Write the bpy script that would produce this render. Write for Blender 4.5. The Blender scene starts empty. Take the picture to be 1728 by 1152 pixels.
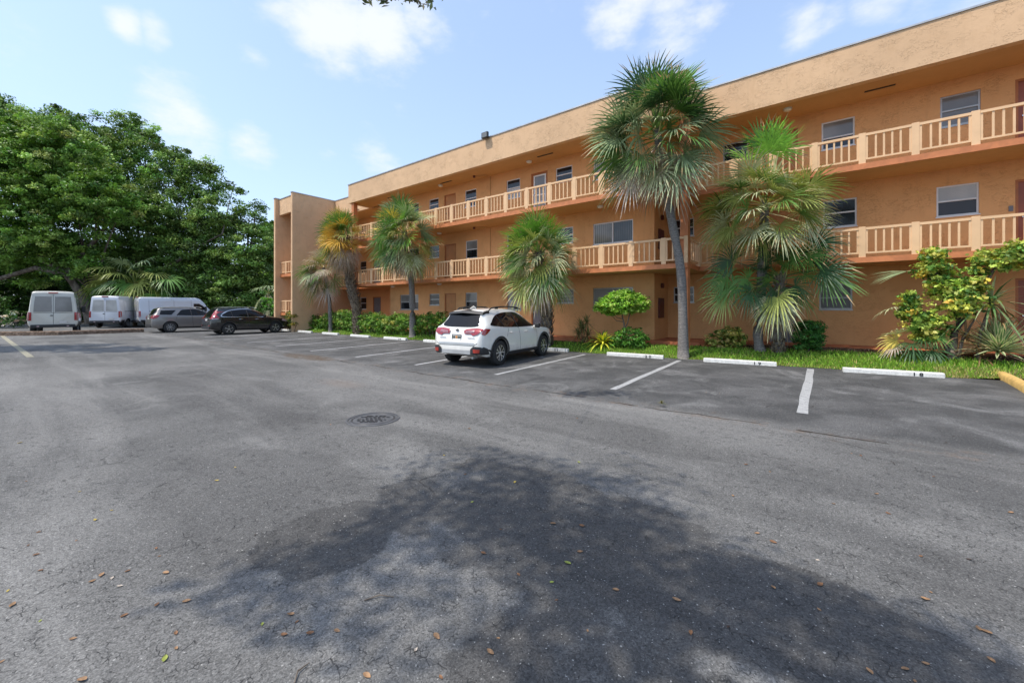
import bpy, bmesh, math, random
import numpy as np
from mathutils import Vector, Matrix
from mathutils.bvhtree import BVHTree
from mathutils.geometry import delaunay_2d_cdt

R = math.radians
S = bpy.context.scene
COL = S.collection

# ------------------------------------------------------------------ camera, sky, sun, exposure
HY, FP, TH, CH = 520.0, 680.0, R(37.53), 1.6      # horizon row, focal length in photo pixels, camera yaw, camera height
CT, ST = math.cos(TH), math.sin(TH)
cam_d = bpy.data.cameras.new('camera'); cam = bpy.data.objects.new('camera', cam_d); COL.objects.link(cam)
cam.location = (0, 0, CH); cam.rotation_euler = (R(90), 0, TH)
cam_d.sensor_width = 36; cam_d.lens = FP / 1728 * 36; cam_d.shift_y = -(576 - HY) / 1728
cam_d.clip_start = 0.05; cam_d.clip_end = 3000
S.camera = cam
S.view_settings.view_transform = 'Standard'; S.view_settings.look = 'None'
S.view_settings.gamma = 1; S.view_settings.exposure = 1.02

SUN_DIR = Vector((-0.30, -0.46, 1.0)).normalized()          # towards the sun
SUN_EL = math.asin(SUN_DIR.z); SUN_ROT = math.atan2(SUN_DIR.x, SUN_DIR.y)
sun_d = bpy.data.lights.new('sun', 'SUN'); sun = bpy.data.objects.new('sun', sun_d); COL.objects.link(sun)
sun_d.energy = 2.05; sun_d.angle = R(0.5); sun_d.color = (1.0, 0.94, 0.85)
sun.rotation_euler = SUN_DIR.to_track_quat('Z', 'Y').to_euler(); sun.location = (0, 0, 60)

def pdir(x, y):
    X = (x - 864) / FP; z = (HY - y) / FP
    return Vector((X * CT - ST, X * ST + CT, z)).normalized()

W = bpy.data.worlds.new('World'); S.world = W; W.use_nodes = True
nt = W.node_tree; N = nt.nodes; LK = nt.links
for n in list(N): N.remove(n)
out = N.new('ShaderNodeOutputWorld'); bg = N.new('ShaderNodeBackground'); bg.inputs[1].default_value = 0.15
sky = N.new('ShaderNodeTexSky'); sky.sky_type = 'NISHITA'; sky.sun_disc = False
sky.sun_elevation = SUN_EL; sky.sun_rotation = SUN_ROT; sky.air_density = 1.0; sky.dust_density = 1.2; sky.ozone_density = 1.2
tc = N.new('ShaderNodeTexCoord')
def wmath(op, a, b=None, clamp=False):
    m = N.new('ShaderNodeMath'); m.operation = op; m.use_clamp = clamp
    for i, q in enumerate((a, b)):
        if q is None: continue
        if isinstance(q, (int, float)): m.inputs[i].default_value = q
        else: LK.new(q, m.inputs[i])
    return m.outputs[0]
nz = N.new('ShaderNodeTexNoise'); nz.inputs['Scale'].default_value = 9; nz.inputs['Detail'].default_value = 9; nz.inputs['Roughness'].default_value = 0.6
mp = N.new('ShaderNodeMapping'); mp.inputs['Scale'].default_value = (1, 1, 2.0); LK.new(tc.outputs['Generated'], mp.inputs[0]); LK.new(mp.outputs[0], nz.inputs['Vector'])
acc = None
for (x, y, r, a) in [(560, 25, .17, 1), (640, 45, .15, 1), (700, 30, .10, .8), (530, 5, .15, .7), (1050, 10, .13, .9), (1130, 35, .12, .8), (1190, 25, .08, .6),
                     (1350, 45, .08, .85), (1395, 35, .06, .6), (215, 45, .05, .8), (265, 58, .05, .8), (425, 90, .06, .55), (300, 200, .12, .75), (330, 225, .10, .7),
                     (420, 245, .08, .7), (555, 262, .06, .5), (640, 270, .12, .6), (675, 195, .06, .45), (1480, 12, .10, .5), 
                     (-500, -100, .4, .6), (2000, -200, .4, .8), (900, -500, .5, .8), (300, -500, .4, .8)]:
    vd = N.new('ShaderNodeVectorMath'); vd.operation = 'DISTANCE'; LK.new(tc.outputs['Generated'], vd.inputs[0]); vd.inputs[1].default_value = pdir(x, y)
    mr = N.new('ShaderNodeMapRange'); mr.interpolation_type = 'SMOOTHSTEP'; LK.new(vd.outputs['Value'], mr.inputs[0])
    mr.inputs[1].default_value = 0; mr.inputs[2].default_value = r; mr.inputs[3].default_value = a; mr.inputs[4].default_value = 0
    acc = mr.outputs[0] if acc is None else wmath('MAXIMUM', acc, mr.outputs[0])
cm = wmath('ADD', acc, wmath('MULTIPLY', wmath('SUBTRACT', nz.outputs['Fac'], .5), 1.5))
mr = N.new('ShaderNodeMapRange'); mr.interpolation_type = 'SMOOTHSTEP'; LK.new(cm, mr.inputs[0]); mr.inputs[1].default_value = .25; mr.inputs[2].default_value = 1.0
mr.inputs[3].default_value = .0; mr.inputs[4].default_value = .88
sp = N.new('ShaderNodeSeparateXYZ'); LK.new(tc.outputs['Generated'], sp.inputs[0])
hz = N.new('ShaderNodeMapRange'); LK.new(sp.outputs[2], hz.inputs[0]); hz.inputs[1].default_value = -.02; hz.inputs[2].default_value = .55; hz.inputs[3].default_value = .66; hz.inputs[4].default_value = .38
mh = N.new('ShaderNodeMix'); mh.data_type = 'RGBA'; LK.new(hz.outputs[0], mh.inputs[0]); LK.new(sky.outputs[0], mh.inputs[6]); mh.inputs[7].default_value = (2.15, 2.72, 3.68, 1)
mc = N.new('ShaderNodeMix'); mc.data_type = 'RGBA'; LK.new(mr.outputs[0], mc.inputs[0]); LK.new(mh.outputs[2], mc.inputs[6]); mc.inputs[7].default_value = (3.3, 3.42, 3.66, 1)
LK.new(mc.outputs[2], bg.inputs[0]); LK.new(bg.outputs[0], out.inputs[0])

# ------------------------------------------------------------------ helpers
def P(x, y, v):
    """photo pixel (x, y) on the vertical plane at depth v -> world point"""
    t = (x - 864) / FP; u = v * (t * CT - ST) / (CT + t * ST); Z = -u * ST + v * CT
    return Vector((u, v, CH + (HY - y) * Z / FP))
def PZ(x, y, Z):
    X = (x - 864) / FP * Z
    return Vector((X * CT - Z * ST, X * ST + Z * CT, CH + (HY - y) * Z / FP))
def G(x, y, z=0.0):
    return PZ(x, y, FP * (CH - z) / (y - HY))

def tag(o, label=None, cat=None, group=None, kind=None):
    if label: o['label'] = label
    if cat: o['category'] = cat
    if group: o['group'] = group
    if kind: o['kind'] = kind
    return o
def thing(name, loc, rz=0.0, label=None, cat=None, group=None):
    o = bpy.data.objects.new(name, None); COL.objects.link(o); o.location = loc; o.rotation_euler = (0, 0, rz); o.empty_display_size = .2
    return tag(o, label, cat, group)

class MB:
    def __init__(s): s.v = []; s.f = []; s.t = []; s.m = []
    def add(s, vs, fs, tint=(1, 1, 1), mi=0):
        b = len(s.v); s.v += [tuple(q) for q in vs]
        for f in fs: s.f.append(tuple(b + i for i in f)); s.t.append(tint); s.m.append(mi)
        return s
    def box(s, a, b, tint=(1, 1, 1), mi=0):
        x0, y0, z0 = a; x1, y1, z1 = b
        if x0 > x1: x0, x1 = x1, x0
        if y0 > y1: y0, y1 = y1, y0
        if z0 > z1: z0, z1 = z1, z0
        return s.add([(x0, y0, z0), (x1, y0, z0), (x1, y1, z0), (x0, y1, z0), (x0, y0, z1), (x1, y0, z1), (x1, y1, z1), (x0, y1, z1)],
                     [(0, 3, 2, 1), (4, 5, 6, 7), (0, 1, 5, 4), (1, 2, 6, 5), (2, 3, 7, 6), (3, 0, 4, 7)], tint, mi)
    def prism(s, poly, z0, z1, tint=(1, 1, 1), mi=0):
        n = len(poly)
        return s.add([(x, y, z0) for x, y in poly] + [(x, y, z1) for x, y in poly],
                     [tuple(range(n))[::-1], tuple(range(n, 2 * n))] + [(i, (i + 1) % n, n + (i + 1) % n, n + i) for i in range(n)], tint, mi)
    def tube(s, pts, rads, n=10, tint=(1, 1, 1), cap=True, mi=0):
        pts = [Vector(p) for p in pts]; rings = []
        if not hasattr(rads, '__len__'): rads = [rads] * len(pts)
        ref = Vector((0, 0, 1))
        for i, p in enumerate(pts):
            d = (pts[min(i + 1, len(pts) - 1)] - pts[max(i - 1, 0)]).normalized()
            a = d.cross(ref)
            if a.length < .05: a = d.cross(Vector((1, 0, 0)))
            a.normalize(); b = a.cross(d)
            rings.append([p + (a * math.cos(2 * math.pi * k / n) + b * math.sin(2 * math.pi * k / n)) * rads[i] for k in range(n)])
        vs = [q for r in rings for q in r]; fs = []
        for i in range(len(rings) - 1):
            for k in range(n):
                fs.append((i * n + k, i * n + (k + 1) % n, (i + 1) * n + (k + 1) % n, (i + 1) * n + k))
        if cap: fs += [tuple(range(n)), tuple(range((len(rings) - 1) * n, len(rings) * n))[::-1]]
        return s.add(vs, fs, tint, mi)
    def lathe(s, prof, n=24, axis='z', c=(0, 0, 0), tint=(1, 1, 1), mi=0):
        vs = []
        for r, h in prof:
            for k in range(n):
                a = 2 * math.pi * k / n; x, y = r * math.cos(a), r * math.sin(a)
                q = (x, y, h) if axis == 'z' else (x, h, y)
                vs.append((q[0] + c[0], q[1] + c[1], q[2] + c[2]))
        fs = []
        for i in range(len(prof) - 1):
            for k in range(n):
                f = (i * n + k, i * n + (k + 1) % n, (i + 1) * n + (k + 1) % n, (i + 1) * n + k)
                fs.append(f if axis == 'z' else f[::-1])
        return s.add(vs, fs, tint, mi)
    def build(s, name, mat, parent=None, smooth=False, off=None, sharp=None, bevel=0):
        me = bpy.data.meshes.new(name)
        v = np.array(s.v, dtype=np.float64)
        if off is not None and len(v): v = v - np.array(off)
        me.from_pydata(v.tolist(), [], s.f); me.update()
        mats = mat if isinstance(mat, (list, tuple)) else [mat]
        for m in mats: me.materials.append(m)
        if len(mats) > 1: me.polygons.foreach_set('material_index', s.m)
        at = me.attributes.new('tint', 'FLOAT_COLOR', 'FACE')
        at.data.foreach_set('color', np.c_[np.array(s.t, dtype=np.float32).reshape(-1, 3), np.ones(len(s.f), np.float32)].ravel())
        if smooth:
            me.polygons.foreach_set('use_smooth', [True] * len(me.polygons))
            if sharp: me.set_sharp_from_angle(angle=R(sharp))
        o = bpy.data.objects.new(name, me); COL.objects.link(o)
        if parent: o.parent = parent
        if bevel:
            b = o.modifiers.new('bevel', 'BEVEL'); b.width = bevel; b.segments = 2; b.limit_method = 'ANGLE'
        return o

def np_mesh(name, verts, faces, tints, mat, parent=None, off=None, smooth=False):
    """fast quad mesh: verts (n,3), faces (m,4), tints (m,3)"""
    verts = np.asarray(verts, np.float32); faces = np.asarray(faces, np.int32)
    if off is not None: verts = verts - np.array(off, np.float32)
    me = bpy.data.meshes.new(name); n, m = len(verts), len(faces)
    me.vertices.add(n); me.vertices.foreach_set('co', verts.ravel())
    me.loops.add(m * 4); me.loops.foreach_set('vertex_index', faces.ravel())
    me.polygons.add(m); me.polygons.foreach_set('loop_start', np.arange(0, m * 4, 4, dtype=np.int32))
    me.update(calc_edges=True)
    at = me.attributes.new('tint', 'FLOAT_COLOR', 'FACE')
    at.data.foreach_set('color', np.c_[np.asarray(tints, np.float32), np.ones(m, np.float32)].ravel())
    if smooth: me.polygons.foreach_set('use_smooth', [True] * m)
    me.materials.append(mat); me.validate()
    o = bpy.data.objects.new(name, me); COL.objects.link(o)
    if parent: o.parent = parent
    return o

# ------------------------------------------------------------------ materials
class NT:
    def __init__(s, name):
        s.m = bpy.data.materials.new(name); s.m.use_nodes = True; s.t = s.m.node_tree; s.n = s.t.nodes; s.l = s.t.links
        s.b = s.n['Principled BSDF']; s.o = s.n['Material Output']; s.tc = s.n.new('ShaderNodeTexCoord')
        s.geo = s.n.new('ShaderNodeNewGeometry')
    def pos(s): return s.geo.outputs['Position']
    def put(s, sock, val):
        if isinstance(val, (int, float)): sock.default_value = val
        elif isinstance(val, (tuple, list, Vector)):
            val = tuple(val)
            sock.default_value = val + (1,) if len(val) == 3 and len(sock.default_value) == 4 else val
        else: s.l.new(val, sock)
    def noise(s, scale, detail=4, rough=.5, vec=None, dist=0, sc=None, off=None, w=None):
        n = s.n.new('ShaderNodeTexNoise'); n.inputs['Scale'].default_value = scale; n.inputs['Detail'].default_value = detail
        n.inputs['Roughness'].default_value = rough; n.inputs['Distortion'].default_value = dist
        s.l.new(s.mapv(vec, sc, off), n.inputs['Vector']); return n.outputs['Fac']
    def mapv(s, vec=None, sc=None, off=None):
        vec = vec or s.pos()
        if sc is None and off is None: return vec
        m = s.n.new('ShaderNodeMapping'); s.l.new(vec, m.inputs[0])
        if sc: m.inputs['Scale'].default_value = sc
        if off: m.inputs['Location'].default_value = off
        return m.outputs[0]
    def voro(s, scale, feature='DISTANCE_TO_EDGE', vec=None, sc=None, off=None, outp='Distance', rnd=1):
        n = s.n.new('ShaderNodeTexVoronoi'); n.feature = feature; n.inputs['Scale'].default_value = scale; n.inputs['Randomness'].default_value = rnd
        s.l.new(s.mapv(vec, sc, off), n.inputs['Vector']); return n.outputs[outp]
    def math(s, op, a, b=0.0, clamp=False):
        n = s.n.new('ShaderNodeMath'); n.operation = op; n.use_clamp = clamp; s.put(n.inputs[0], a)
        if op not in ('ABSOLUTE', 'FRACT', 'SQRT', 'FLOOR'): s.put(n.inputs[1], b)
        return n.outputs[0]
    def ramp(s, f, a, b, lo=0.0, hi=1.0, smooth=True):
        n = s.n.new('ShaderNodeMapRange'); n.interpolation_type = 'SMOOTHSTEP' if smooth else 'LINEAR'
        s.put(n.inputs[0], f); n.inputs[1].default_value = a; n.inputs[2].default_value = b; n.inputs[3].default_value = lo; n.inputs[4].default_value = hi
        return n.outputs[0]
    def mix(s, f, a, b, mode='MIX'):
        n = s.n.new('ShaderNodeMix'); n.data_type = 'RGBA'; n.blend_type = mode; s.put(n.inputs[0], f); s.put(n.inputs[6], a); s.put(n.inputs[7], b)
        return n.outputs[2]
    def sep(s, vec=None):
        n = s.n.new('ShaderNodeSeparateXYZ'); s.l.new(vec or s.pos(), n.inputs[0]); return n.outputs
    def bump(s, h, strength=.3, dist=.01, prev=None):
        n = s.n.new('ShaderNodeBump'); n.inputs['Strength'].default_value = strength; n.inputs['Distance'].default_value = dist; s.l.new(h, n.inputs['Height'])
        if prev: s.l.new(prev, n.inputs['Normal'])
        return n.outputs[0]
    def set(s, **k):
        for a, b in k.items():
            nm = {'col': 'Base Color', 'rough': 'Roughness', 'metal': 'Metallic', 'spec': 'Specular IOR Level', 'coat': 'Coat Weight', 'normal': 'Normal', 'coatr': 'Coat Roughness', 'emis': 'Emission Color', 'estr': 'Emission Strength', 'trans': 'Transmission Weight', 'alpha': 'Alpha'}[a]
            s.put(s.b.inputs[nm], b)
        return s.m

def plain(name, col, rough=.6, metal=0, coat=0, spec=.5, var=.12, scale=3):
    t = NT(name); n = t.noise(scale, 5, .6)
    c = t.mix(t.ramp(n, .3, .7), tuple(q * (1 - var) for q in col), tuple(min(1, q * (1 + var)) for q in col))
    return t.set(col=c, rough=rough, metal=metal, coat=coat, spec=spec)

def mk_stucco(name, col, trowel=True):
    t = NT(name)
    big = t.noise(.5, 5, .6); mid = t.noise(3.5, 6, .65, sc=(1, 1, .6))
    c = t.mix(t.ramp(big, .3, .7), tuple(q * .92 for q in col), tuple(q * 1.06 for q in col))
    c = t.mix(t.math('MULTIPLY', t.ramp(mid, .5, .75), .30), c, tuple(q * f for q, f in zip(col, (.80, .74, .66))))
    st = t.noise(2.2, 4, .6, sc=(3.5, 3.5, .25))                      # rain streaks
    c = t.mix(t.math('MULTIPLY', t.ramp(st, .54, .78), .24), c, tuple(q * .7 for q in col))
    ridge = t.math('ABSOLUTE', t.math('SUBTRACT', t.noise(6.0, 3, .55, dist=.8, sc=(1, 1, 1.9)), .5))
    r = t.ramp(ridge, 0, .028, 1, 0)
    r = t.math('MULTIPLY', r, t.ramp(t.noise(2.3, 3, .5), .42, .6))
    fine = t.noise(70, 3, .6)
    h = t.math('ADD', t.math('MULTIPLY', fine, .35), t.math('MULTIPLY', r, 1.6 if trowel else .2))
    h = t.math('ADD', h, t.math('MULTIPLY', t.noise(14, 4, .6), .8))
    c = t.mix(t.math('MULTIPLY', r, .24 if trowel else .05), c, tuple(q * .62 for q in col))
    return t.set(col=c, rough=.92, spec=.25, normal=t.bump(h, .55, .012))
M = {}
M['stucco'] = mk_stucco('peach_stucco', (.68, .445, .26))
M['wall'] = mk_stucco('shade_warmed_wall_stucco', (.74, .395, .17))  # fascia's paint, with the gallery shade's deeper orange put into the colour
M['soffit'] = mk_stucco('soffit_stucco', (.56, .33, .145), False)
M['trim'] = plain('orange_trim_paint', (.56, .195, .07), .6, var=.15, scale=4)
M['rail'] = plain('cream_railing_paint', (.77, .49, .265), .55, var=.06, scale=2)
M['cap'] = plain('grey_metal_cap', (.42, .42, .42), .45, metal=.6)
M['frame'] = plain('white_window_frame', (.70, .70, .69), .4, var=.05)
M['alu'] = plain('aluminium_frame', (.40, .39, .37), .4, metal=.5, var=.08)
M['door'] = plain('brown_door_paint', (.50, .205, .055), .5, var=.12, scale=2)
M['doorframe'] = plain('rust_door_frame_paint', (.40, .13, .03), .5)
M['reddoor'] = plain('red_brown_door_paint', (.26, .06, .02), .4)
M['screen'] = plain('grey_screen_mesh', (.16, .16, .17), .6)
M['walkway'] = plain('terracotta_concrete', (.46, .15, .06), .75, var=.2, scale=2.5)
M['dark'] = plain('black_plastic', (.02, .02, .02), .5)
M['maroon'] = plain('maroon_panel_paint', (.10, .02, .015), .45)
M['white'] = plain('white_plastic', (.75, .75, .73), .4, var=.04)
M['lamp'] = plain('frosted_lamp_glass', (.75, .73, .68), .3, var=.04)
M['chrome'] = plain('chrome_metal', (.6, .6, .6), .2, metal=1)
def mk_pane(name, base, stripes=None, rough=.08):
    t = NT(name); z = t.sep()
    c = base
    if stripes:
        axis, sc, col2 = stripes
        w = t.math('FRACT', t.math('MULTIPLY', z[axis], sc)); c = t.mix(t.ramp(w, .3, .9), base, col2)
    c = t.mix(t.ramp(t.noise(.8, 3), .35, .65), c, tuple(q * .75 for q in base))
    return t.set(col=c, rough=rough, spec=.45, coat=.15, coatr=.04)
M['glass'] = mk_pane('dark_window_glass', (.012, .014, .018))
M['glassblind'] = mk_pane('glass_over_blinds', (.22, .22, .21), (2, 28, (.34, .335, .32)))
M['glasswhite'] = mk_pane('glass_over_white_blinds', (.46, .45, .42), (2, 24, (.58, .56, .52)))
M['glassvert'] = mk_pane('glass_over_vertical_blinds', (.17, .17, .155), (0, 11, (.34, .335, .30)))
M['glassvertdark'] = mk_pane('darker_glass_over_vertical_blinds', (.05, .055, .055), (0, 11, (.11, .115, .115)))  # darker tone of the vertical blind pane
M['glassinsect'] = mk_pane('insect_screen_pane', (.045, .05, .06), rough=.5)

def mk_mesh_screen():
    t = NT('diamond_security_mesh'); p = t.sep()
    a = t.math('FRACT', t.math('MULTIPLY', t.math('ADD', p[0], p[2]), 26)); b = t.math('FRACT', t.math('MULTIPLY', t.math('SUBTRACT', p[0], p[2]), 26))
    m = t.math('MAXIMUM', t.ramp(a, .68, .75), t.ramp(b, .68, .75))
    return t.set(col=t.mix(m, (.03, .032, .036), (.30, .29, .28)), rough=.5)
M['security'] = mk_mesh_screen()

def mk_leaf(name, transl=.28, rough=.5):
    t = NT(name); a = t.n.new('ShaderNodeAttribute'); a.attribute_name = 'tint'
    n = t.noise(9, 2, .5)
    c = t.mix(t.math('MULTIPLY', t.ramp(n, .35, .65), .25), a.outputs['Color'], (.03, .05, .015))
    c = t.mix(1.0, c, (1.5, 1.42, 1.4), 'MULTIPLY'); t.set(col=c, rough=rough, spec=.35)
    tr = t.n.new('ShaderNodeBsdfTranslucent'); t.l.new(t.mix(.5, c, (1.0, 1.0, .5), 'MULTIPLY'), tr.inputs[0])
    mx = t.n.new('ShaderNodeMixShader'); mx.inputs[0].default_value = transl
    t.l.new(t.b.outputs[0], mx.inputs[1]); t.l.new(tr.outputs[0], mx.inputs[2]); t.l.new(mx.outputs[0], t.o.inputs[0])
    return t.m
M['leaf'] = mk_leaf('foliage'); M['frond'] = mk_leaf('palm_frond', .22, .42)
def mk_bark(name, a, b, scale=8, ring=0):
    t = NT(name); n = t.noise(scale, 6, .65, sc=(1, 1, .4) if not ring else (1, 1, 3)); h = n
    c = t.mix(t.ramp(n, .35, .65), a, b)
    if ring:
        w = t.math('FRACT', t.math('ADD', t.math('MULTIPLY', t.sep()[2], ring), t.math('MULTIPLY', t.noise(3, 2), .8)))
        c = t.mix(t.math('MULTIPLY', t.ramp(w, .8, .97), .5), c, tuple(q * .5 for q in a)); h = t.math('SUBTRACT', n, t.math('MULTIPLY', t.ramp(w, .8, .97), .6))
    return t.set(col=c, rough=.9, spec=.2, normal=t.bump(h, .6, .02))
M['palmbark'] = mk_bark('grey_palm_bark', (.13, .12, .11), (.26, .235, .21), 14, 9)
M['boot'] = mk_bark('brown_palm_boots', (.09, .065, .045), (.30, .24, .17), 12)
M['bark'] = mk_bark('tree_bark', (.08, .06, .045), (.20, .165, .13), 5)

# ------------------------------------------------------------------ ground materials
def mk_asphalt():
    t = NT('worn_asphalt'); p = t.sep(); u, v = p[0], p[1]
    warp = t.noise(.35, 4, .6)
    vw = t.math('ADD', v, t.math('MULTIPLY', t.math('SUBTRACT', warp, .5), 1.2))
    stall = t.ramp(vw, 6.2, 7.0)                                        # smoother sealed stalls against the lawn
    big = t.noise(.22, 5, .55, dist=.4, off=(3, 7, 0)); med = t.noise(1.1, 6, .62, dist=.5); streak = t.noise(.5, 6, .6, sc=(.35, 2.2, 1), dist=.7)
    lane = t.mix(t.ramp(big, .36, .62), (.090, .088, .086), (.150, .146, .141))
    lane = t.mix(t.math('MULTIPLY', t.ramp(streak, .45, .70), .55), lane, (.235, .228, .218))
    lane = t.mix(t.math('MULTIPLY', t.ramp(med, .55, .78), .45), lane, (.21, .204, .195))
    worn = t.noise(.8, 5, .6, dist=1.0, off=(11, 2, 0))
    lane = t.mix(t.math('MULTIPLY', t.ramp(worn, .58, .70), .45), lane, (.20, .195, .187))
    # near-field tree shade painted into the asphalt, part seal coat, with light islands
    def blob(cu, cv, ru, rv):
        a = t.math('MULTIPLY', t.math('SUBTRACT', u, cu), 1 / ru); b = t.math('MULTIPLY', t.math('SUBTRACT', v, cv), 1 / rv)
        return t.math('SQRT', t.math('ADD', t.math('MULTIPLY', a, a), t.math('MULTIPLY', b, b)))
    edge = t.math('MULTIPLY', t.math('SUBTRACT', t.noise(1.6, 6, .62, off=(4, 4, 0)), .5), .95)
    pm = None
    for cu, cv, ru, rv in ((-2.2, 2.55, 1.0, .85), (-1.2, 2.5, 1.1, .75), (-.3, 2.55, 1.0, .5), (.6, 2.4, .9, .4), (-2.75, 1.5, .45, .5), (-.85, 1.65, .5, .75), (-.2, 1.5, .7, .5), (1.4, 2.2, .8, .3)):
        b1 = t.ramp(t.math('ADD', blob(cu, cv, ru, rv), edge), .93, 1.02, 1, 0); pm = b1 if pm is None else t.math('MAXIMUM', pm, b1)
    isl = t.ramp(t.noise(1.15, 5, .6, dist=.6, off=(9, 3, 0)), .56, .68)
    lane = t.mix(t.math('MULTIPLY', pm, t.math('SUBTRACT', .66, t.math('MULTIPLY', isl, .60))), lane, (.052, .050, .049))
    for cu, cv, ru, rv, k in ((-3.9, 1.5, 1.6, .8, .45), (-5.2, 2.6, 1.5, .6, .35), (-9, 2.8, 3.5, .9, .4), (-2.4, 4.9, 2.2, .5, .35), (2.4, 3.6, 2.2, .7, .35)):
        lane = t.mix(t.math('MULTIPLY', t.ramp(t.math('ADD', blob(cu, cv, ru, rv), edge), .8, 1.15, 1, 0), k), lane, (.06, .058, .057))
    bay = t.mix(t.ramp(med, .35, .7), (.060, .060, .060), (.112, .110, .109))
    bay = t.mix(t.math('MULTIPLY', t.ramp(t.noise(.9, 6, .6, sc=(1, .6, 1), dist=1.2, off=(5, 5, 0)), .50, .72), .75), bay, (.19, .187, .185))
    c = t.mix(stall, lane, bay)
    # aggregate
    agg = t.voro(95, 'F1', outp='Color'); ag = t.n.new('ShaderNodeRGBToBW'); t.l.new(agg, ag.inputs[0])
    ag2 = t.noise(120, 3, .7)
    c = t.mix(.55, c, t.mix(t.ramp(ag.outputs[0], .15, .9), (.30, .30, .30), (1, 1, 1)), 'MULTIPLY')
    c = t.mix(1.0, c, t.mix(t.ramp(ag2, .3, .7), (.85, .85, .85), (1.75, 1.75, 1.72)), 'MULTIPLY')
    c = t.mix(t.ramp(t.noise(55, 2, .5), .66, .73), c, (.36, .35, .33)); c = t.mix(t.math('MULTIPLY', t.ramp(t.noise(70, 2, .5, off=(5, 1, 0)), .62, .70), .75), c, (.02, .02, .02))
    # fine map cracking
    wp = t.n.new('ShaderNodeVectorMath'); wp.operation = 'ADD'
    nn = t.n.new('ShaderNodeTexNoise'); nn.inputs['Scale'].default_value = 6; t.l.new(t.pos(), nn.inputs['Vector'])
    sc = t.n.new('ShaderNodeVectorMath'); sc.operation = 'SCALE'; t.l.new(nn.outputs['Color'], sc.inputs[0]); sc.inputs['Scale'].default_value = .12
    t.l.new(t.pos(), wp.inputs[0]); t.l.new(sc.outputs[0], wp.inputs[1]); wv = wp.outputs[0]
    cr = t.ramp(t.voro(24, vec=wv), 0, .075, 1, 0)
    cr = t.math('MULTIPLY', cr, t.ramp(t.noise(1.3, 4, .6, off=(2, 9, 0)), .36, .52))
    cr = t.math('MULTIPLY', cr, t.math('SUBTRACT', 1, t.math('MULTIPLY', stall, .8))); cr = t.math('MULTIPLY', cr, t.ramp(t.noise(11, 3, .6, off=(3, 3, 0)), .50, .62))
    cr2 = t.ramp(t.voro(.55, vec=wv, off=(.3, .8, 0)), 0, .006, 1, 0)
    cr2 = t.math('MULTIPLY', cr2, t.ramp(t.noise(.45, 3, .5, off=(8, 1, 0)), .54, .64))
    c = t.mix(t.math('MULTIPLY', cr, .7), c, (.018, .018, .018)); c = t.mix(t.math('MULTIPLY', cr2, .6), c, (.014, .013, .012))
    # the long seam along the stalls, with rusty dust in it
    sv = t.math('ADD', v, t.math('MULTIPLY', t.math('SUBTRACT', t.noise(.7, 5, .6, off=(1, 1, 0)), .5), .55))
    d = t.math('ABSOLUTE', t.math('SUBTRACT', sv, 6.5))
    dust = t.math('MULTIPLY', t.ramp(d, 0, .42, 1, 0), t.ramp(t.noise(3.5, 5, .7), .5, .72))
    c = t.mix(t.math('MULTIPLY', dust, .55), c, (.20, .13, .085))
    c = t.mix(t.math('MULTIPLY', t.ramp(d, .012, .03, 1, 0), t.ramp(t.noise(1.2, 3), .42, .5)), c, (.03, .022, .016))
    pit = t.math('MULTIPLY', t.ramp(blob(-13.4, 6.4, 1.6, .45), .7, 1.1, 1, 0), t.ramp(t.noise(4, 4, .7), .35, .55))
    c = t.mix(pit, c, (.10, .075, .055))
    c = t.mix(t.math('MULTIPLY', t.ramp(blob(-8.1, 4.6, .9, .35), .2, 1.2, 1, 0), .3), c, (.19, .14, .11))
    c = t.mix(1.0, c, (1.0, 1.0, .99), 'MULTIPLY')
    h = t.math('ADD', t.math('MULTIPLY', ag2, .7), t.math('MULTIPLY', ag.outputs[0], .5)); h = t.math('SUBTRACT', h, t.math('MULTIPLY', t.math('ADD', cr, cr2), 1.2))
    return t.set(col=c, rough=t.ramp(med, .3, .7, .82, .95), spec=.3, normal=t.bump(h, .7, .006))
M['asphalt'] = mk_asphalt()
def mk_paint(name, col, wear=.5, bg_=(.09, .09, .095)):
    t = NT(name); n = t.noise(9, 6, .7); n2 = t.noise(60, 3, .6); cr = t.ramp(t.voro(13), 0, .05, 1, 0)
    c = t.mix(t.ramp(n, .35, .65), tuple(q * .8 for q in col), col)
    f = t.math('MAXIMUM', t.ramp(n2, .64 - .12 * wear, .78 - .1 * wear), t.math('MULTIPLY', cr, .55))
    f = t.math('MAXIMUM', f, t.math('MULTIPLY', t.ramp(t.noise(2.5, 5, .6), .6, .75), wear))
    return t.set(col=t.mix(f, c, bg_), rough=.8)
M['linepaint'] = mk_paint('worn_white_line_paint', (.42, .42, .41), .5)
M['linepaintthin'] = mk_paint('faded_white_line_paint', (.50, .50, .50), .35)
M['yellowpaint'] = mk_paint('worn_yellow_line_paint', (.36, .33, .23), .8)
M['stop'] = mk_paint('white_painted_concrete', (.74, .73, .68), .22, (.36, .34, .30))
M['yellowcurb'] = plain('yellow_painted_concrete', (.62, .40, .13), .75, var=.18, scale=5)
def mk_soil(name, a, b, sc=12):
    t = NT(name); n = t.noise(sc, 6, .7); m = t.voro(sc * 2.2, 'F1', outp='Color'); bw = t.n.new('ShaderNodeRGBToBW'); t.l.new(m, bw.inputs[0])
    c = t.mix(t.ramp(n, .35, .65), a, b); c = t.mix(.7, c, t.mix(bw.outputs[0], (.4, .4, .4), (1.5, 1.4, 1.3)), 'MULTIPLY')
    return t.set(col=c, rough=.95, spec=.15, normal=t.bump(n, .8, .03))
M['mulch'] = mk_soil('brown_mulch', (.05, .032, .022), (.16, .10, .065), 14)
M['soil'] = mk_soil('leaf_litter_soil', (.035, .028, .018), (.10, .07, .045), 5)
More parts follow.
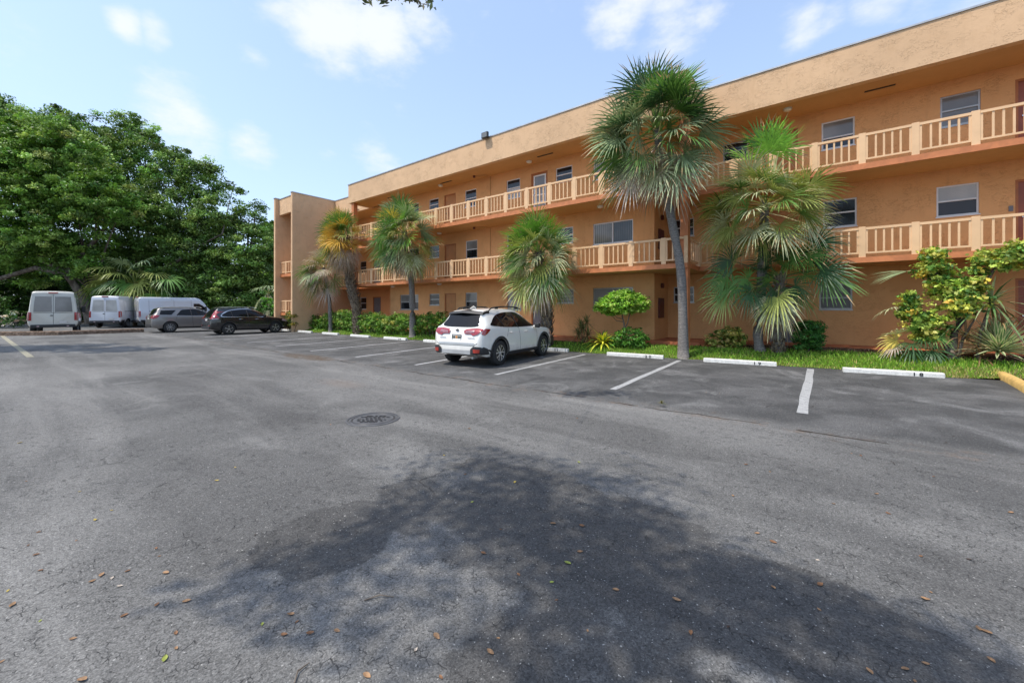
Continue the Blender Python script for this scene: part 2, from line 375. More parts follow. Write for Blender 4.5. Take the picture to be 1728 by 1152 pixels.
M['lawn'] = mk_soil('lawn_turf', (.05, .10, .012), (.11, .19, .025), 18)
M['curbsoil'] = mk_soil('weathered_brown_kerb', (.13, .09, .065), (.24, .18, .14), 6)
M['iron'] = plain('cast_iron', (.10, .10, .102), .6, metal=.3, var=.2, scale=9)

def smooth01(x): x = min(1, max(0, x)); return x * x * (3 - 2 * x)
def edge_v(u):                                                        # where the asphalt ends and the lawn begins
    b = smooth01((u + 6.5) / 4.5)
    e = 13.12 * (1 - b) + 13.50 * b + .05 * math.sin(u * 1.9) + .03 * math.sin(u * 4.3 + 1)
    if u > 2: e += .30 * (u - 2) * .9
    return e
def gz(u, v):
    b = smooth01((u + 3.3) / 2.4)
    e = edge_v(min(u, 2.0))
    l = .25 * smooth01((v - e) / .95); r = .36 * smooth01((v - e) / 2.3)
    return .008 + l * (1 - b) + r * b
def grid_sheet(name, us, vfun, nv, mat, dz=0):
    verts = []; faces = []
    for u in us:
        a, b = vfun(u)
        for j in range(nv + 1):
            v = a + (b - a) * j / nv; verts.append((u, v, gz(u, v) + dz))
    for i in range(len(us) - 1):
        for j in range(nv): k = i * (nv + 1) + j; faces.append((k, k + nv + 1, k + nv + 2, k + 1))
    return np_mesh(name, verts, faces, np.ones((len(faces), 3)), mat, smooth=True)

o = MB().add([(-600, -600, -.03), (600, -600, -.03), (600, 900, -.03), (-600, 900, -.03)], [(0, 1, 2, 3)]).build('ground', M['soil']); tag(o, kind='structure')
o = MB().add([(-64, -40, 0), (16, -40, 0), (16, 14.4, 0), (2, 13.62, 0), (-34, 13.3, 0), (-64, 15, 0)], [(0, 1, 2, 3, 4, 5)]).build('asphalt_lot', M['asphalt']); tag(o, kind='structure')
us = list(np.arange(-33.5, 12.01, .25))
def mulch_v(u):
    b = smooth01((u + 6.0) / 2.0)
    return (13.98 + .06 * math.sin(u * 2.3)) * (1 - b) + (15.15 + .12 * math.sin(u * 1.3) + .05 * math.sin(u * 5)) * b - (.35 if -5.2 < u < -3 else 0)
o = grid_sheet('lawn', us, lambda u: (edge_v(u), 17.4), 16, M['lawn']); tag(o, kind='structure')
o = grid_sheet('mulch_bed', us, lambda u: (mulch_v(u), 17.4), 10, M['mulch'], .006); tag(o, kind='structure')

# painted lines
mb = MB(); rnd = random.Random(4)
def line(mb, a, b, w, z=.005, seg=8, wob=.012):
    a = Vector(a); b = Vector(b); d = (b - a).normalized(); n = Vector((-d.y, d.x)) * w / 2; L = []; Rr = []
    for i in range(seg + 1):
        q = a.lerp(b, i / seg); L.append((q.x + n.x + rnd.uniform(-wob, wob), q.y + n.y, z)); Rr.append((q.x - n.x + rnd.uniform(-wob, wob), q.y - n.y, z))
    k = seg + 1
    mb.add(L + Rr, [(i, i + k, i + k + 1, i + 1) for i in range(seg)])
line(mb, (-.22, 13.2), (-.24, 7.55), .145); line(mb, (-3.45, 12.9), (-3.26, 7.5), .125)
line(mb, (-6.50, 12.6), (-6.22, 7.45), .11)
o = mb.build('bay_lines_worn', M['linepaint']); o.name = 'parking_lines'; tag(o, kind='structure')
mb = MB()
for i in range(7):
    u = -9.5 - 3.02 * i; line(mb, (u - .25, 12.7), (u + .42, 7.35), .11, .0045)
for i in range(5): line(mb, (-31.0 - 1.6 * i, -1.2), (-31.6 - 1.6 * i, .75), .10)
o = mb.build('parking_lines', M['linepaintthin']); tag(o, kind='structure')
mb = MB(); line(mb, (-41, .45), (-20.5, .86), .16, .007, 20)
o = mb.build('yellow_line', M['yellowpaint']); tag(o, kind='structure')

# ------------------------------------------------------------------ building
VL, VR, WL, WR = 14.0, 15.66, 15.5, 17.2             # slab fronts and wall fronts of the left and right wing
UC, UE, UI = -3.49, -23.9, -5.06                     # outer corner, left end of the slabs, inner wall corner
UD = -21.6                                           # where the left wing's wall steps back again
F1, F2, F3, ROOF, TOP = .40, 3.10, 5.85, 8.27, 9.41
C2, C3 = 2.94, 5.68                                  # slab undersides
UR = 9.0
BO = (-12.0, 15.5, 0.0)
bld = thing('apartment_building', BO, 0, 'three storey peach stucco apartment building with open galleries and cream railings', 'building')
def part(name, mb, mat, parent=None, **k): return mb.build(name, mat, parent or bld, off=BO if (parent in (None, bld) or True) else None, **k)

def wall(mb, u0, u1, z0, z1, v, holes, rev=.10):
    us = sorted({u0, u1, *[h[0] for h in holes], *[h[1] for h in holes]}); zs = sorted({z0, z1, *[h[2] for h in holes], *[h[3] for h in holes]})
    us = [q for q in us if u0 <= q <= u1]; zs = [q for q in zs if z0 <= q <= z1]
    for i in range(len(us) - 1):
        for j in range(len(zs) - 1):
            cu, cz = (us[i] + us[i + 1]) / 2, (zs[j] + zs[j + 1]) / 2
            if any(h[0] < cu < h[1] and h[2] < cz < h[3] for h in holes): continue
            mb.add([(us[i], v, zs[j]), (us[i + 1], v, zs[j]), (us[i + 1], v, zs[j + 1]), (us[i], v, zs[j + 1])], [(0, 1, 2, 3)])
    for a, b, c, d in holes:
        w = v + rev
        mb.add([(a, v, c), (b, v, c), (b, v, d), (a, v, d), (a, w, c), (b, w, c), (b, w, d), (a, w, d)], [(0, 4, 5, 1), (1, 5, 6, 2), (2, 6, 7, 3), (3, 7, 4, 0)])

openings = {'L': [], 'R': [], 'D': []}                # wall -> holes
todo = []
def win(wk, u0, u1, z0, z1, kind, up='glass', lo='glass', fr='frame', mid=.5):
    openings[wk].append((u0, u1, z0, z1)); todo.append(('win', wk, u0, u1, z0, z1, kind, up, lo, fr, mid))
def door(wk, u0, u1, z0, kind='door', z1=None):
    openings[wk].append((u0, u1, z0, z1 or z0 + 2.02)); todo.append(('door', wk, u0, u1, z0, z1 or z0 + 2.02, kind))
# left wing, top storey
win('L', -17.93, -17.13, 7.16, 7.84, 'hung'); door('L', -16.66, -15.76, F3)
win('L', -15.07, -14.25, 6.94, 7.85, 'hung'); win('L', -12.25, -11.42, 6.92, 7.84, 'hung', 'glass', 'glasswhite', mid=.55)
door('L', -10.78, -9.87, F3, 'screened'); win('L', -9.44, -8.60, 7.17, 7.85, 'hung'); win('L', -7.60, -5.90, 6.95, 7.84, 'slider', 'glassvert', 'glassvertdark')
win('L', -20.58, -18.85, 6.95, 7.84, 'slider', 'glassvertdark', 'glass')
# second storey
win('L', -17.92, -17.08, 4.46, 5.16, 'hung'); door('L', -16.64, -15.74, F2); win('L', -15.02, -14.18, 4.22, 5.17, 'hung', 'glassblind', 'glass')
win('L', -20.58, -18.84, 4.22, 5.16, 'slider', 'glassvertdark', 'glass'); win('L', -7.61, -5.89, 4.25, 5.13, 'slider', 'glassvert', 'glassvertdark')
win('L', -12.22, -11.38, 4.22, 5.16, 'hung'); door('L', -10.78, -9.87, F2); win('L', -9.40, -8.56, 4.46, 5.16, 'hung')
# ground storey
win('L', -20.60, -18.88, 1.52, 2.42, 'wide', 'glassblind', 'glass', 'alu'); win('L', -17.90, -17.06, 1.78, 2.42, 'hung', fr='alu'); door('L', -16.64, -15.74, F1)
win('L', -15.04, -14.20, 1.50, 2.42, 'hung', 'glassblind', 'glass', 'alu'); win('L', -12.20, -11.36, 1.50, 2.42, 'hung', 'glassblind', 'glasswhite', 'alu')
door('L', -10.76, -9.86, F1, 'screen'); win('L', -9.36, -8.53, 1.83, 2.44, 'louvre', 'glassblind', 'glassblind', 'alu', .48)
win('L', -7.61, -5.89, 1.52, 2.44, 'slider', 'glassblind', 'glassblind', 'alu')
# right wing
for z, d in ((7.17, 7.84), (4.50, 5.22), (1.84, 2.47)): win('R', -4.83, -4.04, z, d, 'hung', fr='frame' if z > 3 else 'alu')
win('R', 0.0, .86, 6.93, 7.86, 'hung', 'glassblind', 'glass', 'frame', .40); win('R', 2.79, 3.59, 6.93, 7.84, 'hung', 'glassblind', 'glassblind', 'alu', .52)
win('R', .04, .91, 4.29, 5.21, 'hung', 'glass', 'glass', 'frame', .52); win('R', 2.71, 3.56, 4.30, 5.20, 'hung', 'glasswhite', 'glassinsect', 'frame', .50)
win('R', -.06, .80, 1.56, 2.42, 'mesh', 'security', 'security', 'alu', .45)
for z in (F1, F2, F3): door('R', -1.56, -.66, z, 'screen' if z == F1 else 'door'); door('R', 4.22, 5.12, z, 'red')
for z in (F1, F2, F3): win('R', -3.0, -2.15, z + 1.35, z + 2.02, 'hung', fr='alu') if z > 3.2 else None
# recess at the far left
for z in (F1, F2, F3): win('D', -27.72, -26.90, z + 1.13, z + 2.02, 'hung', fr='frame' if z != F2 else 'alu'); door('D', -26.05, -25.08, z, 'screen')

for nm, (u0, u1, v) in {'L': (UD, UI, WL), 'R': (UI, UR, WR), 'D': (-28.25, UD, WR)}.items():
    mb = MB(); wall(mb, u0, u1, -.1, ROOF, v, openings[nm])
    if nm == 'L': mb.add([(UI, WL, -.1), (UI, WR, -.1), (UI, WR, ROOF), (UI, WL, ROOF)], [(0, 1, 2, 3)]); mb.add([(UD, WR, -.1), (UD, WL, -.1), (UD, WL, ROOF), (UD, WR, ROOF)], [(0, 1, 2, 3)])
    if nm == 'R': mb.box((UR, WR, -.1), (UR + .2, WR + 8, ROOF))
    part('wall', mb, M['wall'])
VOF = {'L': WL, 'R': WR, 'D': WR}
for w in todo:
    if w[0] == 'win':
        _, wk, u0, u1, z0, z1, kind, up, lo, fr, mid = w; v = VOF[wk] + .035; f = .045
        mb = MB(); mb.box((u0, v, z0), (u0 + f, v + .05, z1)).box((u1 - f, v, z0), (u1, v + .05, z1)).box((u0 + f, v, z1 - f), (u1 - f, v + .05, z1)).box((u0 + f, v, z0), (u1 - f, v + .05, z0 + f))
        panes = []
        if kind == 'slider':
            m = (u0 + u1) / 2; mb.box((m - f / 2, v - .004, z0 + f), (m + f / 2, v + .046, z1 - f)); panes = [(u0 + f, m, z0 + f, z1 - f, up, .018), (m, u1 - f, z0 + f, z1 - f, lo, .026)]
        else:
            m = z0 + (z1 - z0) * mid; mb.box((u0 + f, v - .004, m - f / 2), (u1 - f, v + .046, m + f / 2)); panes = [(u0 + f, u1 - f, m, z1 - f, up, .018), (u0 + f, u1 - f, z0 + f, m, lo, .028)]
            if kind == 'louvre':
                for k in (.25, .75): mb.box((u0 + f, v + .004, z0 + (z1 - z0) * k - .008), (u1 - f, v + .03, z0 + (z1 - z0) * k + .008))
        mb.box((u0 - .02, v - .06, z0 - .035), (u1 + .02, v + .02, z0 - .002))                       # sill
        wo = part('window', mb, M[fr])
        for a, b, c, d, g, dv in panes:
            part('pane', MB().box((a, v + dv, c), (b, v + dv + .006, d)), M[g], wo)
    else:
        _, wk, u0, u1, z0, z1, kind = w; v = VOF[wk] + .02; f = .06
        mb = MB().box((u0, v, z0), (u0 + f, v + .07, z1)).box((u1 - f, v, z0), (u1, v + .07, z1)).box((u0 + f, v, z1 - f), (u1 - f, v + .07, z1))
        fo = part('door', mb, M['doorframe'])
        lm = M['reddoor'] if kind == 'red' else M['door'] if kind in ('door', 'screened') else M['screen']
        mb = MB().box((u0 + f, v + .03, z0 + .01), (u1 - f, v + .06, z1 - f))
        part('door_leaf', mb, lm, fo)
        part('handle', MB().tube([(u0 + f + .09, v + .03, z0 + 1.0), (u0 + f + .09, v - .03, z0 + 1.0)], .03, 8).tube([(u0 + f + .09, v - .025, z0 + 1.0), (u0 + f + .19, v - .03, z0 + 1.0)], .012, 6), M['chrome'] if kind != 'door' else M['dark'], fo)
        if kind == 'screened':
            a, b = u0 + .14, u1 - .1; mb = MB()
            for q in ((a, a + .06, z0 + .05, z1 - .12), (b - .06, b, z0 + .05, z1 - .12)): mb.box((q[0], v - .01, q[2]), (q[1], v + .02, q[3]))
            for z in (z0 + .05, z0 + .62, z0 + .95, z1 - .18): mb.box((a + .06, v - .008, z), (b - .06, v + .018, z + .06))
            so = part('storm_door', mb, M['white'], fo)
            part('screen', MB().box((a + .06, v + .004, z0 + .11), (b - .06, v + .01, z1 - .18)), M['glassblind'], fo)

# slabs, soffits, roof
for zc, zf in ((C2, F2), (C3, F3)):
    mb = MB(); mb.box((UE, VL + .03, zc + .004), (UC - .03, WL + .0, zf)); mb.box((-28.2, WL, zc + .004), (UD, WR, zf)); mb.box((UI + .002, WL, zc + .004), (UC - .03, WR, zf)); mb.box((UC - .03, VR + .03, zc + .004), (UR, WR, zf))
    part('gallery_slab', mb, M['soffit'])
    mb = MB(); mb.box((UE, VL, zc), (UC, VL + .03, zf - .003)); mb.box((UC - .03, VL + .03, zc), (UC, VR + .03, zf - .003)); mb.box((UC, VR, zc), (UR, VR + .03, zf - .003))
    mb.box((UE - .03, VL, zc), (UE, WL, zf - .003)); mb.box((-28.2, WL - .03, zc), (UE - .03, WL, zf - .003))
    part('slab_edge', mb, M['trim'])
mb = MB(); mb.box((UE + .22, VL + .22, ROOF), (UC - .22, WL, TOP - .25)); mb.box((-28.2, WL + .2, ROOF + .002), (UC - .22, 26, TOP - .25)); mb.box((UC - .22, VR + .22, ROOF), (UR, 26, TOP - .25))
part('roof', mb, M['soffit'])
mb = MB(); mb.box((UE, VL, ROOF - .012), (UC, VL + .22, TOP)); mb.box((UC - .22, VL + .22, ROOF - .012), (UC, VR + .22, TOP)); mb.box((UC, VR, ROOF - .012), (UR, VR + .22, TOP))
mb.box((UE, VL + .22, ROOF - .012), (UE + .22, WL + .2, TOP)); mb.box((-28.2, WL - .0, ROOF - .012), (UE, WL + .2, TOP))
part('fascia', mb, M['stucco'])
mb = MB(); e = .03
mb.box((UE - e, VL - e, TOP), (UC + e, VL + .25, TOP + .05)); mb.box((UC - .25, VL + .25, TOP), (UC + e, VR - e, TOP + .05)); mb.box((UC - .25, VR - e, TOP + .001), (UR, VR + .25, TOP + .05))
mb.box((UE - e, VL + .25, TOP), (UE + .25, WL + .2, TOP + .05)); mb.box((-28.2, WL - e, TOP + .001), (UE - e, WL + .23, TOP + .05))
part('roof_cap', mb, M['cap'])
# columns
for u in (-3.62, -23.55):
    for z0, z1 in ((.05, C2), (F2, C3), (F3, ROOF)):
        part('column', MB().box((u - .125, VL + .08, z0), (u + .125, VL + .36, z1 - .001)), M['trim'], bevel=.01)
# railings
def rail_panel(p, q, z):
    """a railing panel from p to q (2-D) on the floor level z"""
    p = Vector(p); q = Vector(q); d = (q - p); L = d.length; d.normalize(); n = Vector((-d.y, d.x))
    mb = MB()
    def bar(a, b, z0, z1, th=.036, o=0):
        c = [p + d * a + n * (o - th / 2), p + d * b + n * (o - th / 2), p + d * b + n * (o + th / 2), p + d * a + n * (o + th / 2)]
        mb.prism([(k.x, k.y) for k in c], z0, z1)
    bar(0, L, z + .80, z + .87, .07); bar(.0, L, z + .10, z + .15, .045)
    k = 4; bar(0, .045, z + .15, z + .80); bar(L - .045, L, z + .15, z + .80); g = (L - .09) / (k + 1)
    for i in range(k): c = .045 + g * (i + 1); bar(c - .022, c + .022, z + .15, z + .80)
    part('railing_panel', mb, M['rail'])
def rail_post(u, v, z, w=.155, t=.06, along='u', zt=.895):
    a = (u - w / 2, v - t / 2) if along == 'u' else (u - t / 2, v - w / 2); b = (u + w / 2, v + t / 2) if along == 'u' else (u + t / 2, v + w / 2)
    part('railing_post', MB().box((a[0], a[1], z - .035), (b[0], b[1], z + zt)), M['rail'], bevel=.006)
for z in (F2, F3):
    us_ = [-4.27 - 1.145 * k for k in range(17)]; vv = VL + .05
    for k, u in enumerate(us_): rail_post(u, vv, z)
    rail_post(-3.55, vv, z, .12)
    for k in range(len(us_) - 1): rail_panel((us_[k + 1] + .0775, vv), (us_[k] - .0775, vv), z)
    rail_panel((-4.19, vv), (-3.62, vv), z) if False else None
    mb = MB(); a, b = -4.19, -3.61
    mb.box((a, vv - .035, z + .80), (b, vv + .035, z + .87)).box((a, vv - .022, z + .10), (b, vv + .022, z + .15))
    for u in (-4.165, -3.97, -3.79): mb.box((u - .022, vv - .018, z + .15), (u + .022, vv + .018, z + .80))
    part('railing_panel', mb, M['rail'])
    rail_post(us_[-1] - 1.05, vv, z); rail_panel((us_[-1] - .975, vv), (us_[-1] - .08, vv), z)
    rail_panel((UC - .05, VL + .12), (UC - .05, VR - .06), z); rail_post(UC - .05, VR + .03, z, .14)
    vr = VR + .05; ur = [3.19 - 1.12 * k for k in range(6)] ; ur = [5.43, 4.31] + ur + []
    for u in ur: rail_post(u, vr, z, .16)
    for k in range(len(ur) - 1): rail_panel((ur[k + 1] + .08, vr), (ur[k] - .08, vr), z)
    rail_panel((UC + .02, vr), (ur[-1] - .08, vr), z)
    rail_panel((5.51, vr), (6.55, vr), z)
    rail_panel((-28.0, WL - .06), (-26.3, WL - .06), z); rail_panel((-26.2, WL - .06), (-24.2, WL - .06), z)

# ground walkways
mb = MB(); mb.box((-28.2, 14.45, -.05), (UI, WL, F1)); mb.box((-28.2, WL, -.05), (UD, WR, F1 - .001)); mb.box((UI - .0, 16.05, -.05), (UR, WR, F1 - .002))
mb.box((UI - .0, 15.05, -.05), (-3.35, 16.05, F1 - .004)); mb.prism([(-5.9, 14.45), (UI, 14.45), (UI, 15.05), (-5.9, 15.05)], -.06, F1 - .003) if False else None
mb.add([(-3.35, 15.05, F1 - .01), (-3.35, 16.05, F1 - .01), (-2.5, 16.05, .20), (-3.2, 14.95, .16)], [(0, 3, 2, 1)])
part('walkway', mb, M['walkway'])

# ceiling fixtures
def ceil_light(u, v, z):
    o = part('ceiling_light', MB().lathe([(0, z - .002), (.13, z - .002), (.13, z - .03)], 20, c=(u, v, 0)), M['white'])
    part('lamp_globe', MB().lathe([(.12, z - .03), (.115, z - .06), (.08, z - .085), (0, z - .095)], 20, c=(u, v, 0)), M['lamp'], o, smooth=True)
for x, y in ((743.5, 312.5), (893, 272)):
    for vv in np.arange(14.2, 15.5, .02):
        q = P(x, y, vv)
        if q.z >= ROOF: ceil_light(q.x, vv, ROOF); break
        if vv > 15.44: ceil_light(q.x, 15.0, ROOF)
for u in (-16.4, -10.4, -7.0, -20.5): ceil_light(u, 14.9, C3)
for u in (-16.4, -10.4, -20.5, -25): ceil_light(u, 14.9, C2)
ceil_light(-.9, 16.3, ROOF); ceil_light(-1.0, 16.3, C3); ceil_light(-24.8, 15.2, ROOF)
for u0, u1, v in ((-16.2, -15.35, 14.75), (-9.95, -9.15, 14.75), (1.05, 1.75, 16.45), (-20.9, -20.2, 14.75)):
    mb = MB().box((u0, v, ROOF - .012), (u1, v + .09, ROOF - .002))
    part('soffit_vent', mb, M['dark'])
for z0, z1 in ((F3, ROOF), (F2, C3)):
    uc = -13.27
    o = part('conduit', MB().tube([(uc, WL - .02, z0), (uc, WL - .02, z1 - .03), (uc - .05, WL - .3, z1 - .03), (uc - .62, WL - .55, z1 - .03)], .017, 8), M['soffit'])
    part('junction_box', MB().tube([(uc - .62, WL - .55, z1 - .001), (uc - .62, WL - .55, z1 - .09)], [.07, .06], 12), M['maroon'], o)
# meter panels and bells on the inner side wall
for z in (1.22, 3.92):
    part('meter_panel', MB().box((UI, 15.95, z), (UI + .07, 16.5, z + .78)), M['maroon'], bevel=.008)
    part('fire_bell', MB().tube([(UI, 16.35, z + 1.28), (UI + .09, 16.35, z + 1.28)], .10, 16), M['maroon'])
part('doorbell', MB().box((4.10, WR - .02, 4.27), (4.18, WR, 4.42)).box((4.115, WR - .024, 4.29), (4.165, WR - .02, 4.35)), M['screen'])
# flood light on the parapet
q = P(820, 232, VL - .12)
fl = part('flood_light', MB().box((q.x - .20, VL - .22, 9.36), (q.x + .16, VL - .10, 9.62)).box((q.x + .02, VL - .12, 9.40), (q.x + .08, VL + .02, 9.46)), M['dark'], bevel=.012)
part('lens', MB().box((q.x - .17, VL - .228, 9.385), (q.x + .13, VL - .218, 9.595)), M['glassblind'], fl)

# stair tower at the far end
mb = MB(); mb.box((-28.45, 12.5, -.1), (-28.25, 22, TOP)); mb.box((-31.1, 12.5, -.1), (-30.88, 22, TOP))
mb.box((-30.88, 14.4, -.1), (-28.45, 14.6, TOP - .05))                # back wall of the landings
mb.box((-30.88, 12.75, ROOF - .02), (-28.45, 12.95, TOP - .06)); mb.box((-30.88, 12.95, TOP - .4), (-28.45, 14.4, TOP - .2))
part('stair_tower', mb, M['stucco'])
mb = MB(); mb.box((-28.48, 12.47, TOP), (-28.22, 22, TOP + .05)); mb.box((-31.13, 12.47, TOP), (-30.85, 22, TOP + .05)); mb.box((-30.85, 12.72, TOP - .06), (-28.48, 12.98, TOP - .01))
part('roof_cap', mb, M['cap'])
for z in (1.28, 4.02):
    part('stair_landing', MB().box((-30.88, 12.86, z - .18), (-28.45, 14.4, z)), M['soffit'])
    part('slab_edge', MB().box((-30.88, 12.83, z - .19), (-28.45, 12.86, z)), M['trim'])
    for a, b in ((-30.86, -30.1), (-30.0, -28.47)): rail_panel((a, 12.88), (b, 12.88), z)
    rail_post(-30.05, 12.88, z, .12)
    mb = MB()
    for k in range(8): mb.box((-29.6, 13.1 + k * .0, 0), (-29.6, 13.1, 0)) if False else None

# ------------------------------------------------------------------ vegetation helpers
NR = np.random.default_rng(7)
def unit(a): return a / (np.linalg.norm(a, axis=-1, keepdims=True) + 1e-9)
def leaf_quads(c, nrm, size, asp=.5, rng=NR, fold=0):
    """pointed leaf shaped quads at centres c with normals nrm"""
    n = len(c); r = unit(rng.normal(size=(n, 3))); a = unit(np.cross(nrm, r)); b = np.cross(nrm, a)
    s = np.asarray(size).reshape(-1, 1) * np.ones((n, 1))
    v = np.stack([c - a * s, c - b * s * asp - a * s * .1, c + a * s, c + b * s * asp - a * s * .1], 1)
    if fold: v[:, 0] -= nrm * s * fold; v[:, 2] -= nrm * s * fold
    return v.reshape(-1, 3), np.arange(4 * n).reshape(n, 4)
def tints(n, cols, wts, var=.18, rng=NR):
    cols = np.array(cols, float); idx = rng.choice(len(cols), n, p=np.array(wts) / sum(wts)); t = cols[idx]
    return np.clip(t * (1 + rng.normal(size=(n, 1)) * var) * (1 + rng.normal(size=(n, 3)) * .06), .004, .95)
def sprays(blobs, per_m2, spray_r, leaves, size, cols, wts, up=.55, seed=1, asp=.5, shell=.55, flat=.55):
    """crowns: blobs [(centre, (rx,ry,rz))] are filled with sprays of leaves; returns verts, faces, tints"""
    rng = np.random.default_rng(seed); V = []; F = []; T = []; k = 0
    for c, r in blobs:
        c = np.array(c, float); r = np.array(r if hasattr(r, '__len__') else (r, r, r), float)
        area = 4 * np.pi * ((r[0] * r[1]) ** 1.6 / 3 + (r[0] * r[2]) ** 1.6 / 3 + (r[1] * r[2]) ** 1.6 / 3) ** (1 / 1.6)
        ns = max(3, int(area * per_m2)); d = unit(rng.normal(size=(ns, 3))); rad = shell + (1 - shell) * rng.random((ns, 1)) ** .6
        rad = rad * (1 + .13 * np.sin(d[:, :1] * 5 + c[0]) * np.cos(d[:, 1:2] * 4 + c[1]) + .08 * rng.normal(size=(ns, 1)))
        pc = c + d * rad * r
        for q, dd in zip(pc, d):
            sr = spray_r * (.6 + .8 * rng.random()); m = max(4, int(leaves * (.6 + .8 * rng.random())))
            o = unit(rng.normal(size=(m, 3))); o[:, 2] *= flat; lc = q + o * sr * rng.random((m, 1)) ** .45
            nn = unit(rng.normal(size=(m, 3)) * .75 + dd * .5 + np.array([0, 0, up * 1.3]))
            v, f = leaf_quads(lc, nn, size * (.65 + .7 * rng.random(m)), asp, rng, .25)
            base = tints(1, cols, wts, .16, rng)[0]; t = np.clip(base * (1 + rng.normal(size=(m, 1)) * .17), .004, .9)
            V.append(v); F.append(f + k); T.append(t); k += len(v)
    return np.concatenate(V), np.concatenate(F), np.concatenate(T)
GREEN = [(.045, .105, .018), (.065, .15, .022), (.10, .21, .03), (.03, .07, .015)]
def plant(name, base, blobs, label, cat, group=None, dens=6, sr=.25, nl=14, size=.06, cols=GREEN, wts=(4, 4, 2, 2), seed=1, stems=None, asp=.5, crown='foliage', shell=.55, up=.55, barkm='bark', flat=.55):
    base = Vector(base); t = thing(name, base, 0, label, cat, group)
    v, f, ti = sprays(blobs, dens, sr, nl, size, cols, wts, seed=seed, asp=asp, shell=shell, up=up, flat=flat)
    np_mesh(crown, v, f, ti, M['leaf'], t, off=base)
    if stems:
        mb = MB()
        for pts, rr in stems: mb.tube(pts, rr, 8)
        mb.build('trunk' if crown == 'crown' else 'stem', M[barkm], t, off=base, smooth=True)
    return t

# ---- fan palms
def fan_leaf(o, d, plen, blen, droop, col, rng, V, F, T, nseg=32, span=122, petiole=True, fold=.22, wid=1.0, tipbrown=.0, face=False):
    o = np.array(o, float); d = unit(np.array(d, float)); g = np.array([0, 0, -1.0])
    side = np.cross(d, [0, 0, 1.0]); 
    if np.linalg.norm(side) < .05: side = np.array([1.0, 0, 0])
    if face: side = np.cross(d, unit(np.array([.25 * rng.normal(), -1.0, .35])))
    side = unit(side); roll = rng.normal() * (.2 if face else .6); up = unit(np.cross(side, d)); side = unit(side * math.cos(roll) + up * math.sin(roll))
    pts = [o + d * plen * t + g * plen * droop * .24 * t * t for t in (0, .5, 1)]
    if petiole:
        w = .018
        k = len(V); 
        for i, p in enumerate(pts):
            ww = w * (1.3 - .6 * i / 2); V.append(p - side * ww); V.append(p + side * ww)
        for i in range(2): F.append((k + 2 * i, k + 2 * i + 1, k + 2 * i + 3, k + 2 * i + 2)); T.append(np.array(col) * np.array([1.3, 1.1, 1.0]))
    h = pts[2]; bd = unit(pts[2] - pts[1] + g * .12 * droop * plen); up = unit(np.cross(side, bd)); up = up if up[2] > -.2 else -up
    for j in range(nseg):
        a = math.radians(-span + 2 * span * (j + .5) / nseg); L = blen * (.70 + .30 * math.cos(a * .75)) * (.9 + .2 * rng.random())
        sd = unit(bd * math.cos(a) + side * math.sin(a) + up * fold * abs(math.sin(a)) + rng.normal(size=3) * .035)
        wv = unit(np.cross(sd, up)); w0 = L * math.radians(span / nseg) * 1.05 * wid
        k = len(V); dr = droop * (.75 + .5 * rng.random())
        for t, wf in ((.02, .06), (.22, .25), (.42, .33), (.72, .22), (1.0, .02)):
            p = h + sd * L * (t - .16 * dr * max(0, t - .4) ** 1.6) + g * L * dr * (max(0, t - .25) ** 2) * .78
            ww = w0 * wf * .9; V.append(p - wv * ww); V.append(p + wv * ww)
        for i in range(4):
            F.append((k + 2 * i, k + 2 * i + 1, k + 2 * i + 3, k + 2 * i + 2))
            c = np.array(col) * (.88 + .24 * rng.random())
            if i == 3 and rng.random() < tipbrown: c = np.array([.36, .27, .14]) * (.7 + .5 * rng.random())
            T.append(c)
PG = dict(lime=(.18, .38, .05), green=(.075, .165, .035), bright=(.10, .23, .03), grey=(.17, .23, .12), pale=(.33, .36, .21), yellow=(.40, .33, .06), gold=(.46, .29, .05), tan=(.34, .25, .15), greytan=(.34, .30, .25), deep=(.03, .075, .028), olive=(.23, .27, .07))
for _k in PG: PG[_k] = tuple(min(.8, q * (1.22 if _k not in ('lime', 'tan', 'gold') else 1.05)) for q in PG[_k])
